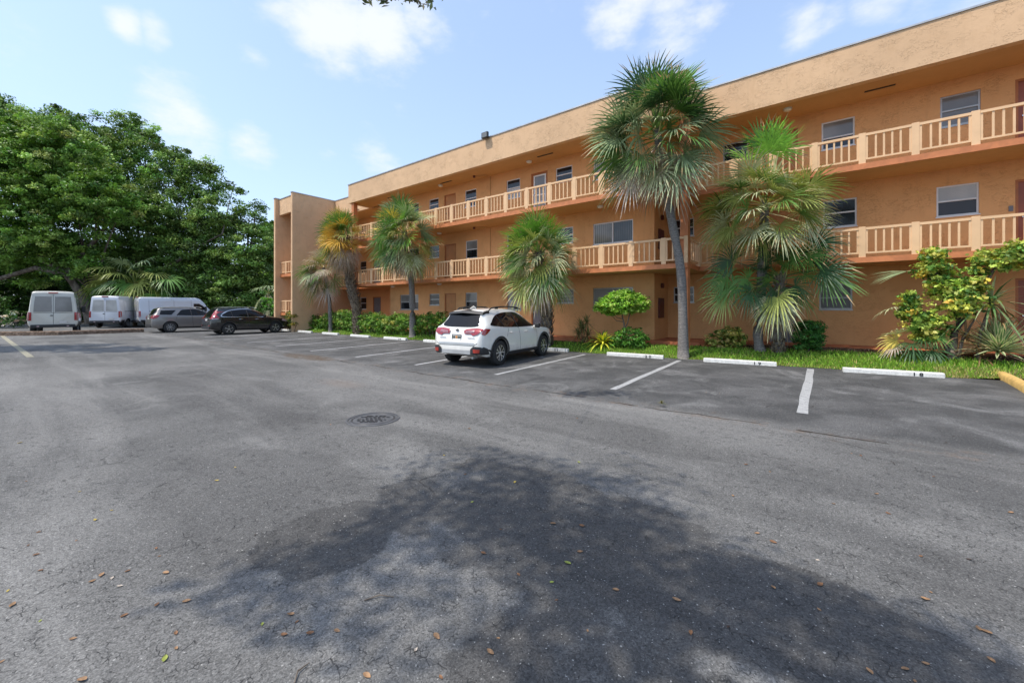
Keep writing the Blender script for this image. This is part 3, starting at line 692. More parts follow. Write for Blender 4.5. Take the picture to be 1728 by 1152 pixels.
def palm(name, label, path, rads, crown, seed, group='fan palms in front of the building', bark='palmbark', boots=None, extra=None, cat='palm tree', vmax=13.95):
    """crown: list of (count, elev range deg, petiole, blade, droop, colours, weights, dead?)  path in world coordinates"""
    rng = np.random.default_rng(seed); base = Vector(path[0]); t = thing(name, base, 0, label, cat, group)
    mb = MB(); pts = [Vector(p) for p in path]; n = 18; pp = []; rr = []
    for i in range(n + 1):                                             # smooth path
        s = i / n * (len(pts) - 1); k = min(int(s), len(pts) - 2); f = s - k
        p0, p1, p2, p3 = pts[max(k - 1, 0)], pts[k], pts[k + 1], pts[min(k + 2, len(pts) - 1)]
        pp.append(.5 * ((2 * p1) + (p2 - p0) * f + (2 * p0 - 5 * p1 + 4 * p2 - p3) * f * f + (3 * p1 - p0 - 3 * p2 + p3) * f ** 3))
        rr.append((rads[0] + (rads[1] - rads[0]) * i / n + (.04 if i == 0 else .012 if i == 1 else 0)) * (1 + .05 * rng.normal()))
    mb.tube(pp, rr, 14); mb.build('trunk', M[bark], t, off=base, smooth=True)
    if boots:                                                          # criss-crossed leaf bases
        mb = MB(); f0, f1, sz = boots; na = 9; rows = int((f1 - f0) * (pp[-1] - pp[0]).length / (sz * .62))
        for i in range(rows):
            s = f0 + (f1 - f0) * i / rows; k = min(int(s * n), n - 1); c = pp[k].lerp(pp[k + 1], s * n - k); r = rr[k]
            for j in range(na):
                a = 2 * math.pi * (j + .5 * (i % 2)) / na; d = Vector((math.cos(a), math.sin(a), 0)); sd = Vector((-d.y, d.x, 0)); L = sz * (.8 + .5 * rng.random()); w = r * .30
                b = c + d * r * .92; m = c + d * (r + .25 * L) + Vector((0, 0, L * .5)) + sd * rng.normal() * .02; e = c + d * (r + .42 * L) + Vector((0, 0, L)) + sd * rng.normal() * .04
                tt = .7 + .6 * rng.random()
                mb.add([b - sd * w, b + sd * w, m + sd * w * .7, m - sd * w * .7, e + sd * w * .25, e - sd * w * .25, b + Vector((0, 0, -.03)), m - d * .05], [(0, 1, 2, 3), (3, 2, 4, 5), (0, 3, 7), (1, 7, 2), (0, 7, 1)], (tt, tt, tt))
        mb.build('leaf_bases', M['boot'], t, off=base)
    top = np.array(pp[-1]); ax = unit(np.array(pp[-1] - pp[-2]))
    live = ([], [], []); dead = ([], [], []); ga = 2.399
    for (cnt, (e0, e1), pl, bl, dr, cs, ws, dd) in crown:
        for i in range(cnt):
            az = ga * i * 1.0 + rng.random() * .5 + seed; el = math.radians(e0 + (e1 - e0) * (i + rng.random()) / cnt)
            d = np.array([math.cos(az) * math.cos(el), math.sin(az) * math.cos(el), math.sin(el)]) + (ax - [0, 0, 1]) * .5
            if top[1] + d[1] * (pl + bl) * .85 > vmax: d[1] = -abs(d[1]) * (.2 + .6 * rng.random()); d = unit(d)
            c = PG[rng.choice(cs, p=np.array(ws) / sum(ws))]; c = np.array(c) * (.85 + .3 * rng.random())
            o = top + ax * (-.25 + .35 * math.sin(el)) + rng.normal(size=3) * .05; k = .82 + .36 * rng.random()
            fan_leaf(o, d, pl * k, bl * k, dr, c, rng, *(dead if dd else live), fold=.25 if not dd else .05, wid=1.0 if not dd else .8, tipbrown=.25)
    for e in (extra or []):
        o, d, pl, bl, dr, c = e; fan_leaf(o, d, pl, bl, dr, PG[c], rng, *live, nseg=26, tipbrown=.2, face=c != 'lime')
    np_mesh('crown', live[0], live[1], live[2], M['frond'], t, off=base)
    if dead[0]: np_mesh('dead_fronds', dead[0], dead[1], dead[2], M['frond'], t, off=base)
    return t

# ------------------------------------------------------------------ palms in front of the building
def Gz(x, y, v):                                                       # base point on the bed
    q = P(x, y, v); return Vector((q.x, v, gz(q.x, v) - .05))
GRP = 'fan palms in front of the building'
v = 13.5; b = Gz(1153, 587, v)
palm('fan_palm', 'tallest fan palm, its bare curved grey trunk crossing the orange corner column', [b, P(1152, 520, v), P(1148, 450, v), P(1134, 375, v), P(1121, 310, v - .25), P(1108, 218, v - .5)], (.145, .115),
     [(38, (-5, 88), 1.1, 1.1, .36, ['green', 'grey', 'deep'], (5, 4, 2), 0), (34, (-40, 40), 1.15, 1.05, .55, ['green', 'grey', 'pale'], (4, 5, 1), 0),
      (12, (-55, -25), 1.0, .9, .7, ['grey', 'pale', 'greytan'], (4, 4, 2), 0), (9, (-70, -45), .7, .8, 1.0, ['greytan', 'tan'], (3, 1), 1)], 11)
v = 15.0; b = Gz(1283, 583, v)
palm('fan_palm', 'glossy fan palm with yellow striped fronds and bright new growth on top', [b, P(1279, 560, v), P(1285, 480, v), P(1288, 400, v - .15), P(1291, 338, v - .3)], (.15, .125),
     [(24, (-5, 48), 1.0, .92, .45, ['green', 'olive', 'pale'], (4, 4, 3), 0), (24, (-30, 20), 1.1, .9, .6, ['olive', 'green', 'pale', 'yellow'], (5, 4, 3, 1), 0), (6, (-50, -30), .7, .75, .8, ['olive', 'yellow', 'deep'], (4, 1, 2), 0)], 23, vmax=15.55, extra=[
      (P(1296, 300, v - .4), (-.35, -.1, .95), 1.05, .95, .35, 'lime'), (P(1296, 300, v - .4), (.2, -.2, .95), 1.05, .95, .3, 'lime'), (P(1296, 300, v - .4), (0, .1, 1), 1.1, 1.0, .3, 'lime'), (P(1300, 300, v - .4), (.45, .1, .9), 1.0, 1.0, .35, 'lime'),
      (P(1296, 300, v - .4), (-.6, .1, .85), 1.0, .95, .4, 'lime'), (P(1296, 300, v - .4), (.05, -.4, .9), .8, 1.0, .4, 'lime'), (P(1300, 300, v - .4), (.25, .25, 1), 1.0, 1.0, .3, 'lime'), (P(1296, 300, v - .4), (-.15, -.2, 1), 1.1, .9, .2, 'green')])
v = 14.95; b = Gz(1314, 583, v); q = P(1317, 465, v)
palm('fan_palm', 'short dark fan palm with long arching leaf stalks, right beside the glossy palm', [b, P(1312, 550, v), P(1315, 500, v), q], (.13, .11),
     [(8, (15, 75), .6, .75, .6, ['deep', 'green'], (3, 2), 0), (8, (-20, 15), .5, .7, .9, ['deep', 'green'], (3, 2), 0), (6, (-85, -70), .35, .75, 1.2, ['greytan', 'tan'], (2, 1), 1)], 31, vmax=15.55, boots=(0, 1, .2), extra=[(P(x0, y0, v), tuple((P(x1, y1, v - dy) - P(x0, y0, v)).normalized()), (P(x1, y1, v - dy) - P(x0, y0, v)).length, bl, dr, c) for x0, y0, x1, y1, dy, bl, dr, c in [
      (1308, 468, 1236, 430, .2, .9, .6, 'deep'), (1308, 475, 1228, 455, .3, .95, .7, 'green'), (1308, 478, 1224, 486, .5, .95, .8, 'olive'), (1308, 474, 1240, 470, .4, .9, .8, 'green'), (1308, 470, 1262, 460, .6, .8, .9, 'green'), (1306, 478, 1268, 482, .7, .8, .9, 'deep'),
      (1322, 470, 1392, 458, .2, 1.0, .55, 'green'), (1322, 466, 1385, 448, .3, .95, .6, 'deep'), (1322, 440, 1378, 405, .2, .8, .5, 'deep'), (1322, 450, 1362, 425, .3, .8, .6, 'green'),
      (1316, 478, 1313, 492, .7, .95, .95, 'olive'), (1314, 480, 1312, 500, .6, .9, 1.0, 'pale'), (1314, 482, 1303, 503, .5, .85, 1.0, 'pale'), (1318, 440, 1300, 420, .4, .8, .7, 'deep'), (1318, 440, 1335, 428, .5, .8, .7, 'green')]])
v = 13.6; b = Gz(922, 574, v)
palm('fan_palm', 'shaggy fan palm with criss-crossed leaf bases right behind the white car', [b, P(923, 530, v), P(916, 490, v - .25), P(908, 425, v - .6)], (.20, .17),
     [(38, (-15, 88), .82, .9, .42, ['bright', 'green', 'olive'], (3, 4, 1), 0), (40, (-52, 40), .85, .9, .7, ['olive', 'pale', 'green', 'grey'], (3, 3, 3, 2), 0),
      (12, (-68, -40), .7, .8, .85, ['pale', 'olive', 'greytan', 'yellow'], (3, 2, 2, 1), 0), (16, (-84, -50), .5, .8, 1.0, ['greytan', 'tan', 'pale'], (4, 2, 1), 1)], 41, boots=(0, .98, .22))
v = 13.55; b = Gz(696, 562, v)
palm('fan_palm', 'round headed fan palm on a straight bare grey trunk among the hedges', [b, P(696, 520, v), P(693, 460, v - .25), P(682, 390, v - .6)], (.165, .14),
     [(38, (-15, 88), .95, 1.0, .42, ['bright', 'green', 'yellow', 'grey'], (3, 5, 1, 2), 0), (40, (-52, 40), 1.0, 1.0, .65, ['green', 'olive', 'pale', 'grey'], (3, 2, 2, 4), 0),
      (16, (-66, -40), .9, .9, .8, ['grey', 'pale', 'greytan'], (3, 2, 2), 0), (6, (-80, -60), .6, .8, 1.0, ['greytan', 'tan'], (3, 1), 1)], 51)
v = 13.6; b = Gz(605, 553, v)
palm('fan_palm', 'fan palm with golden yellow fronds and a thick trunk covered in leaf bases', [b, P(601, 520, v), P(592, 480, v), P(587, 440, v - .2), P(580, 398, v - .4)], (.27, .25),
     [(34, (-5, 88), .85, .9, .42, ['bright', 'green', 'gold', 'yellow'], (3, 4, 3, 2), 0), (26, (-25, 40), .85, .9, .65, ['gold', 'yellow', 'green', 'olive'], (4, 3, 3, 2), 0),
      (30, (-75, -20), .75, .85, 1.0, ['tan', 'greytan'], (1, 2), 1)], 61, bark='boot', boots=(0, .98, .28))
v = 13.55; b = Gz(558, 550, v)
palm('fan_palm', 'small thin leaning fan palm with mostly dry grey fronds, nearest the stair tower', [b, P(557, 525, v), P(553, 485, v), P(546, 452, v)], (.125, .10),
     [(8, (10, 80), .6, .85, .5, ['grey', 'olive'], (2, 2), 0), (16, (-50, 20), .85, .95, .8, ['grey', 'pale', 'green'], (3, 2, 3), 0), (26, (-50, 60), .8, .95, .8, ['greytan', 'tan'], (4, 2), 1)], 71)

# ------------------------------------------------------------------ hedges and shrubs
def blob_px(x, y, rx, ry, v, dv=None):
    q = P(x, y, v); e = P(x + rx, y, v); f = P(x, y - ry, v); r = abs(e.x - q.x); return (tuple(q), (r, dv or r, f.z - q.z))
HC = [(.08, .19, .025), (.14, .28, .035), (.22, .38, .07), (.045, .10, .018), (.42, .42, .10)]
HG = 'leafy hedge bushes along the lawn'
def hedge(x, y, blobs, v, lab, seed, cols=HC, wts=(3, 4, 3, 1.5, .8), dens=30, size=.058, base_y=560, name='hedge_bush', group=HG, dv=.45, cat='hedge'):
    q = P(x, base_y, v); base = (q.x, v, gz(q.x, v)); bl = [blob_px(a, b_, c, d, v, dv) for a, b_, c, d in blobs]
    st = [([(base[0] + k * .2, v, base[2] - .05), (base[0] + k * .35, v + .05, base[2] + .5)], [.03, .015]) for k in (-2, -1, 0, 1, 2)]
    return plant(name, base, bl, lab, cat, group, dens=dens, sr=.17, nl=15, size=size, cols=cols, wts=wts, seed=seed, stems=st, shell=.35, asp=.45)
hedge(537, 545, [(531, 543, 11, 13), (545, 546, 8, 12)], 14.0, 'low bush with dull lower leaves, hedge piece nearest the stair tower wall', 1, wts=(4, 3, 1, 3, .3), base_y=555)
hedge(572, 545, [(562, 541, 15, 17), (583, 539, 15, 17), (592, 543, 9, 14)], 13.9, 'tall rounded hedge bush left of the thick golden palm trunk', 2, base_y=556)
hedge(625, 548, [(606, 549, 13, 15), (622, 545, 14, 18), (637, 541, 14, 16), (645, 551, 8, 12)], 13.8, 'wide loose bush just right of the thick golden palm trunk', 3, base_y=562)
hedge(665, 548, [(650, 548, 12, 16), (668, 545, 15, 18), (685, 545, 12, 18)], 13.75, 'clipped bush left of the straight grey palm trunk', 4, base_y=563)
hedge(730, 548, [(707, 546, 13, 18), (724, 545, 14, 18), (742, 544, 14, 17), (757, 545, 12, 16)], 13.9, 'long clipped bush reaching from the straight grey palm trunk to behind the white car', 5, base_y=562)
hedge(491, 540, [(491, 534, 7, 9), (491, 545, 7, 9)], 12.6, 'narrow yellow topped bush at the foot of the stair tower opening', 6, cols=[(.30, .24, .03), (.06, .11, .02), (.20, .17, .06)], wts=(2, 3, 2), base_y=557, name='shrub', group=None, dv=.3, cat='shrub')
v = 15.05; bx = Gz(1365, 588, v + .1); mbq = []
for x in (1349, 1365, 1381):
    for y in (552, 566, 579): mbq.append(blob_px(x, y, 12, 11, v + .1, .34))
plant('hedge_bush', bx, mbq, 'dark green bush clipped square beside the glossy striped palm', 'hedge', None, dens=60, sr=.09, nl=18, size=.034, cols=[(.03, .11, .022), (.05, .17, .03), (.10, .26, .05)], wts=(4, 3, 1.5), seed=9, stems=[([bx, (bx[0], bx[1], bx[2] + .4)], [.03, .02])], shell=.4)
v = 15.1; b = Gz(1228, 588, v)
plant('variegated_shrub', b, [blob_px(1214, 572, 21, 14, v, .4), blob_px(1240, 570, 21, 17, v, .4), blob_px(1228, 564, 19, 13, v, .35)], 'low round bush of speckled yellow and green leaves on the mulch between two palms', 'shrub', None,
      dens=45, sr=.10, nl=14, size=.048, cols=[(.48, .45, .12), (.09, .17, .03), (.28, .32, .07), (.60, .52, .20)], wts=(3, 3, 3, 1.5), seed=12, stems=[([b, (b.x, b.y, b.z + .3)], [.025, .02])])
# umbrella shaped topiary tree
v = 14.2; b = Gz(1052, 575, v); q1 = P(1053, 535, v); q2 = P(1063, 530, v)
plant('topiary_tree', b, [blob_px(1050, 513, 40, 17, v, .7), blob_px(1052, 504, 29, 15, v, .6), blob_px(1020, 519, 15, 9, v, .4), blob_px(1080, 516, 15, 10, v, .4), blob_px(1031, 523, 12, 9, v, .4)], 'small umbrella shaped tree with a bright green clipped dome on forked thin stems', 'small tree', None,
      dens=70, sr=.12, nl=18, size=.045, cols=[(.28, .50, .06), (.18, .38, .04), (.40, .58, .14), (.09, .20, .02)], wts=(4, 3, 2, 1), seed=14, crown='crown', up=1.1,
      stems=[([b, P(1053, 558, v), P(1053, 545, v), P(1050, 533, v), P(1052, 515, v)], [.035, .03, .028, .022, .015]), ([P(1053, 556, v), P(1059, 545, v), P(1062, 532, v), P(1066, 515, v)], [.025, .022, .02, .012]), ([P(1051, 538, v), P(1042, 536, v), P(1032, 527, v)], [.014, .012, .008]), ([P(1052, 543, v), P(1040, 541, v), P(1030, 530, v)], [.012, .01, .007])])
v = 14.0; b = Gz(1062, 588, v)
plant('shrub', b, [blob_px(1063, 570, 24, 20, v, .42), blob_px(1046, 574, 14, 15, v, .35), blob_px(1080, 574, 12, 14, v, .35)], 'low mounded dark green shrub under the umbrella shaped tree', 'shrub', None, dens=45, sr=.10, nl=16, size=.04,
      cols=[(.05, .15, .02), (.09, .25, .03), (.15, .34, .05)], wts=(4, 4, 2), seed=15, stems=[([b, (b.x, b.y, b.z + .3)], [.02, .015])])
# strap leaved plants
def strap_plant(name, base, n, L, w, elev, droop, cols, wts, label, cat, seed, parts=(0, 0, 0), stems=None, top=None, edge=None, group=None, secs=5):
    rng = np.random.default_rng(seed); base = Vector(base); t = thing(name, base, 0, label, cat, group); V = []; F = []; T = []
    tops = top or [base + Vector((0, 0, .05))]
    for tp in tops:
        for i in range(n):
            az = 2.399 * i + rng.random() * .4; el = math.radians(elev[0] + (elev[1] - elev[0]) * (i + rng.random()) / n)
            d = np.array([math.cos(az) * math.cos(el), math.sin(az) * math.cos(el), math.sin(el)]); sd = unit(np.cross(d, [0, 0, 1.])); l = L * (.75 + .5 * rng.random())
            c = tints(1, cols, wts, .12, rng)[0]; dr = droop * (.6 + .8 * rng.random())
            lanes = [(-1, 1, c)] if edge is None else [(-1, -.45, np.array(edge)), (-.45, .45, c), (.45, 1, np.array(edge))]
            for a0, a1, cc in lanes:
                k = len(V)
                for s in range(secs + 1):
                    f = s / secs; ww = w * (math.sin(math.pi * min(.97, .25 + .75 * f)) ** .8 if f < 1 else .02)
                    p = np.array(tp) + d * l * f + np.array([0, 0, -1.]) * l * dr * f * f; up = unit(np.cross(sd, d))
                    V.append(p + sd * ww * a0 + up * ww * .5 * abs(a0)); V.append(p + sd * ww * a1 + up * ww * .5 * abs(a1))
                for s in range(secs): F.append((k + 2 * s, k + 2 * s + 1, k + 2 * s + 3, k + 2 * s + 2)); T.append(cc)
    np_mesh('leaves', V, F, T, M['leaf'], t, off=base)
    if stems:
        mb = MB()
        for pts, rr in stems: mb.tube(pts, rr, 7)
        mb.build('stem', M['bark'], t, off=base, smooth=True)
    return t
v = 15.3; b = Gz(1684, 612, v)
b = P(1685, 594, v); b.z = gz(b.x, v) + .02
strap_plant('yucca_plant', b, 170, .92, .038, (-5, 85), .12, [(.12, .24, .09), (.18, .32, .12)], (2, 2), 'spiky rosette of stiff green leaves with pale edges at the right end of the lawn', 'plant', 3, edge=(.60, .62, .38), top=[b + Vector((0, 0, .18))])
v = 14.05; b = Gz(1017, 585, v)
strap_plant('bromeliad_plant', b, 90, .85, .036, (5, 80), .42, [(.62, .62, .06), (.28, .44, .05), (.08, .19, .03)], (4, 2, 2), 'clump of arching bright yellow and green strap leaves left of the mounded shrub', 'plant', 5)
v = 14.15; b = Gz(983, 583, v); tops = [P(980, 552, v), P(990, 545, v), P(976, 565, v), P(992, 566, v), P(984, 556, v + .2)]
strap_plant('dracaena_plant', b, 60, .50, .013, (-30, 85), .3, [(.15, .16, .06), (.25, .22, .10), (.10, .14, .04), (.20, .10, .06)], (3, 2, 2, 1), 'thin leaved olive brown dracaena cluster against the wall right of the white car', 'plant', 6, top=tops,
            stems=[([b, t_], [.015, .012]) for t_ in tops], secs=3)
# big croton / variegated shrub at the right
v = 15.15; b = Gz(1606, 598, v)
CR = [(.46, .48, .09), (.32, .42, .08), (.12, .25, .04), (.50, .38, .06), (.05, .13, .025)]
plant('croton_shrub', b, [blob_px(1575, 430, 22, 17, v, .4), blob_px(1578, 455, 34, 24, v, .5), blob_px(1600, 485, 40, 20, v, .5), blob_px(1640, 478, 30, 18, v, .5), blob_px(1625, 510, 48, 24, v - .1, .6), blob_px(1535, 505, 17, 14, v, .4),
       blob_px(1545, 530, 33, 24, v, .5), blob_px(1570, 545, 38, 22, v, .5), blob_px(1560, 566, 26, 12, v, .4), blob_px(1665, 432, 22, 14, v - .1, .4), blob_px(1690, 440, 28, 18, v - .2, .4), blob_px(1712, 422, 24, 16, v - .3, .4), blob_px(1735, 435, 26, 22, v - .3, .4), blob_px(1650, 456, 14, 12, v, .3)],
      'large open shrub with yellow and green mottled leaves reaching up to the second storey railing', 'shrub', None, dens=32, sr=.14, nl=15, size=.052, cols=CR, wts=(5, 5, 3, .8, 1.5), seed=21, asp=.6, shell=.35,
      stems=[([b, P(1610, 565, v), P(1618, 540, v), P(1600, 500, v), P(1580, 460, v)], [.09, .075, .06, .04, .02]), ([P(1612, 560, v), P(1640, 520, v), P(1680, 450, v), P(1715, 425, v - .2)], [.05, .04, .03, .015]), ([b, P(1590, 570, v), P(1555, 540, v)], [.05, .035, .02]),
             ([b + Vector((.1, 0, 0)), P(1625, 570, v), P(1650, 530, v)], [.04, .03, .015])])
v = 15.2; tp = P(1672, 512, v); b = Gz(1650, 598, v)
strap_plant('screw_pine', b, 60, 1.05, .022, (-35, 80), .42, [(.16, .26, .11), (.30, .34, .18), (.10, .18, .06)], (3, 2, 2), 'leaning plant with long thin arching grey green leaves behind the spiky rosette', 'plant', 8, top=[tp], stems=[([b, P(1655, 560, v), P(1668, 525, v), tp], [.04, .035, .03, .02])])
v = 15.2; b = Gz(1655, 600, v)
strap_plant('dry_plant', b, 34, .85, .016, (0, 85), .55, [(.30, .19, .10), (.22, .13, .07), (.40, .30, .18)], (3, 2, 1), 'tangle of dry brown strap leaves at the foot of the mottled shrub', 'plant', 9, top=[b + Vector((0, 0, .1)), P(1690, 548, v), P(1630, 575, v)])
v = 15.1; b = Gz(1520, 597, v); rng = np.random.default_rng(5); t = thing('palmetto', b, 0, 'low palmetto with a pale straw coloured fan leaf, left of the mottled shrub', 'plant'); LV = ([], [], [])
for (x, y, d, pl, bl, dr, c) in [(1522, 565, (-.6, -.6, .5), .12, .55, .6, 'pale'), (1525, 575, (-1, -.2, .2), .15, .5, .8, 'yellow'), (1535, 580, (.1, -1, .3), .2, .5, 1.0, 'deep'), (1545, 575, (.7, -.7, .3), .2, .5, 1.0, 'deep'), (1550, 570, (.9, -.2, .5), .3, .5, .9, 'green'),
                          (1520, 585, (-.7, -.8, .1), .2, .45, .9, 'greytan'), (1540, 570, (.2, -.5, .9), .3, .5, .7, 'green'), (1520, 520, (-1, -.1, .1), .2, .5, .9, 'pale'), (1540, 590, (-.3, -.9, .2), .2, .5, 1.1, 'deep'), (1560, 588, (.6, -.8, .1), .2, .5, 1.1, 'deep')]:
    fan_leaf(P(x, y, v), d, pl, bl, dr, PG[c], rng, *LV, nseg=18)
fan_leaf(P(1548, 455, 15.3), (-1, -.1, -.1), .2, .8, .25, PG['grey'], rng, *LV, nseg=10, span=30)
np_mesh('fronds', *LV, M['frond'], t, off=b)

# grass blades
rng = np.random.default_rng(3); pts = []
for u in np.arange(-32, 9, .1):
    Zc = -u * ST + 14 * CT; dn = min(900, 8.5e4 / (Zc * Zc)); a, b2 = edge_v(u), mulch_v(u) + .12; n = rng.poisson(max(0, dn * .1 * (b2 - a)))
    for _ in range(n): vv = a - .03 + (b2 - a) * rng.random(); uu = u + .1 * rng.random(); pts.append((uu, vv, gz(uu, vv), (vv - a) / (b2 - a)))
pts = np.array(pts); n = len(pts); ang = rng.random(n) * 6.283; h = .035 + .05 * rng.random(n); h *= np.where(pts[:, 3] < .06, .7, 1)
w = np.stack([np.cos(ang), np.sin(ang), np.zeros(n)], 1) * (.006 + .004 * rng.random((n, 1))) * np.clip(np.linalg.norm(pts[:, :2], axis=1) / 12, 1, 2.4)[:, None]
tip = np.stack([rng.normal(size=n) * .022, rng.normal(size=n) * .022, h], 1); c = pts[:, :3]
Vg = np.stack([c - w, c + w, c + tip + w * .25, c + tip - w * .25], 1).reshape(-1, 3)
patch = .5 + .5 * np.sin(pts[:, 0] * 1.7 + 2 * np.sin(pts[:, 1] * 2)) * np.cos(pts[:, 0] * .6)
Tg = tints(n, [(.16, .31, .025), (.24, .42, .045), (.10, .21, .02), (.38, .38, .10)], (4, 3, 3, .5), .2, rng)
dry = (rng.random(n) < np.where(pts[:, 3] < .15, .5, .06)) | ((pts[:, 0] > 2.2) & (pts[:, 3] < .5) & (rng.random(n) < .6)); Tg[dry] = tints(int(dry.sum()), [(.34, .28, .12), (.26, .26, .07)], (2, 2), .2, rng)
o = np_mesh('grass', Vg, np.arange(4 * n).reshape(n, 4), Tg, M['leaf']); tag(o, 'short bright green grass in the strip behind the wheel stops', 'grass', kind='stuff')
# litter on the mulch
n = 2600; uu = -6 + 14 * rng.random(n); vv = np.array([mulch_v(a) + (16.0 - mulch_v(a)) * r ** 1.3 for a, r in zip(uu, rng.random(n))]); zz = np.array([gz(a, b2) for a, b2 in zip(uu, vv)]) + .02
lv, lf = leaf_quads(np.stack([uu, vv, zz], 1), unit(rng.normal(size=(n, 3)) * .5 + [0, 0, 1]), .018 + .03 * rng.random(n), .35, rng)
o = np_mesh('leaf_litter', lv, lf, tints(n, [(.26, .17, .10), (.12, .07, .04), (.36, .28, .20), (.18, .14, .10)], (3, 3, 1, 2), .25, rng), M['leaf']); tag(o, 'dry brown leaves and bark chips covering the planting bed', 'leaf litter', kind='stuff')

# ------------------------------------------------------------------ the wood behind the parked vans
def bz(x, y, r, Z, ry=None, rd=None):
    q = PZ(x, y, Z); k = Z / FP * 1.0; return (tuple(q), (r * k * .85, (rd or r) * k * .85, (ry or r) * k))
TG = [(.105, .20, .042), (.155, .275, .058), (.23, .37, .085), (.065, .12, .028), (.34, .48, .14)]
def tree(label, bpx, Z, blobs, seed, cols=TG, wts=(4, 4, 2, 3, .6), dens=1.15, sr=.7, nl=76, size=.13, limbs=(), r0=.35, group='broadleaf trees behind the parked vans', name='broadleaf_tree', asp=.5):
    if limbs: r0 *= .6
    base = PZ(bpx, 540, Z); base.z = -.05; bl = [bz(*b_) for b_ in blobs]; fork = Vector(base) + Vector((0, 0, 3.2)); st = [([base, base + Vector((.1, .05, 1.6)), fork], [r0 * 1.25, r0, r0 * .85])]
    for c, r in bl[:7]: c = Vector(c); m = fork.lerp(c, .5) + Vector((0, 0, .4)); st.append(([fork, m, c], [r0 * .5, r0 * .33, r0 * .12]))
    for l in limbs: st.append(([PZ(*p[:3]) for p in l], [p[3] for p in l]))
    return plant(name, base, bl, label, 'tree', group, dens=dens, sr=sr, nl=nl, size=size, cols=cols, wts=wts, seed=seed, stems=st, crown='crown', asp=asp, shell=.6, up=.5)
BR = [(.125, .25, .036), (.20, .34, .06), (.07, .15, .024), (.33, .46, .12)]
tree('nearest tree at the left edge with bright yellow green leaves and pale crooked limbs', 156, 37, [(30, 290, 80, 35.5), (110, 270, 62, 35.5), (165, 325, 52, 35.0), (60, 370, 72, 35.0), (-50, 330, 110, 36.0), (130, 385, 56, 35.5), (205, 350, 30, 35.0), (10, 240, 50, 36.0), (75, 235, 38, 36.0), (95, 425, 30, 36.0), (20, 440, 26, 35.5), (110, 452, 20, 35), (60, 462, 26, 37), (145, 440, 24, 35.3), (0, 405, 34, 35)], 2,
     cols=BR, wts=(4, 3, 3, 1), dens=1.45, sr=.6, nl=68, size=.125, limbs=[[(152, 545, 36.5, 0.36), (140, 500, 36.0, 0.32), (112, 462, 35.5, 0.28), (60, 430, 35.5, 0.24), (-20, 415, 35.5, 0.17)], [(112, 462, 35.5, 0.26), (60, 452, 35.2, 0.21), (0, 470, 35.2, 0.19), (-60, 480, 35.0, 0.17)], [(112, 462, 35.5, 0.26), (150, 420, 36.0, 0.21), (180, 380, 36.0, 0.13)]])
tree('tall dark crowned tree, its top the highest in the wood', 250, 45, [(40, 228, 42, 43.0), (95, 228, 46, 44.0), (150, 235, 44, 43.0), (205, 235, 42, 43.0), (245, 262, 42, 43.0), (190, 300, 70, 42.0), (120, 300, 80, 44.0), (-30, 230, 60, 43.0), (225, 340, 50, 41.0), (215, 205, 18, 43.0), (20, 195, 20, 43.0), (262, 228, 16, 43.0)], 3, wts=(4, 3, 1, 3, .3), dens=1.0)
tree('dense dark green tree with a thin bare limb, behind the long white van', 330, 43, [(285, 290, 38, 41.0), (330, 315, 44, 41.0), (300, 360, 60, 41.0), (365, 365, 42, 40.5), (250, 380, 55, 41.0), (340, 410, 55, 41.0), (285, 430, 50, 40.5), (385, 318, 11, 41.0), (402, 322, 6, 41.0), (350, 282, 18, 41.0), (305, 262, 16, 41.0), (230, 440, 40, 41.0)], 4,
     wts=(4, 4, 1.5, 3, .4), limbs=[[(270, 455, 39.5, 0.15), (310, 435, 39.5, 0.13), (345, 410, 39.5, 0.09), (375, 395, 39.3, 0.07)], [(375, 395, 39.3, 0.07), (385, 350, 40.0, 0.04), (392, 322, 41.0, 0.03)]], dens=1.05)
tree('rounded green tree just left of the stair tower', 415, 43, [(420, 372, 26, 41.0), (428, 415, 40, 41.0), (395, 440, 42, 40.5), (440, 460, 40, 41.0), (355, 470, 40, 41.0), (400, 495, 45, 40.5), (432, 352, 12, 41.0), (440, 500, 34, 41.0), (330, 500, 34, 41.0)], 5, wts=(4, 4, 2, 2, .5))
tree('paler yellow green tree farther back, half hidden by the stair tower', 460, 52, [(455, 395, 22, 50.0), (475, 405, 24, 50.0), (462, 440, 34, 49.0), (490, 440, 40, 51.0), (465, 490, 36, 49.0), (505, 400, 30, 52.0), (520, 470, 40, 52.0)], 6, cols=BR, wts=(3, 2, 4, .6), dens=1.1, size=.18)
tree('tree at the far left rising past the edge of the picture', -90, 45, [(-90, 250, 70, 43.0), (-160, 300, 90, 43.0), (-110, 380, 80, 42.0), (-60, 430, 60, 42.0), (-20, 190, 40, 43.0)], 7, wts=(4, 4, 1, 3, .3))
# understorey
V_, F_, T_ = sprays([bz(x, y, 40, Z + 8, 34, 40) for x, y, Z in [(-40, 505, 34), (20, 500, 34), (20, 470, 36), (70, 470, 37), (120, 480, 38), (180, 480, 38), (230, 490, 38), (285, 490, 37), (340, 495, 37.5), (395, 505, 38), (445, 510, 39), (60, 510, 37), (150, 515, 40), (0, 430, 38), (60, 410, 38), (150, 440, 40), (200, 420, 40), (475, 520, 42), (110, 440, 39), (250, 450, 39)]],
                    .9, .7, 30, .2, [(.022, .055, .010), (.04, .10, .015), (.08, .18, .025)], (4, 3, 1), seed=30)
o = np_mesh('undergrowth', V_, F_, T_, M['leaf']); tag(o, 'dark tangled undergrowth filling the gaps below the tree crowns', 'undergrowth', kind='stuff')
V_, F_, T_ = sprays([((x, y, 4.5), (5, 5, 6)) for x, y in [tuple(PZ(a, 500, 62))[:2] for a in range(-260, 560, 75)]], .5, 1.1, 26, .34, [(.02, .05, .01), (.035, .085, .014)], (3, 2), seed=31)
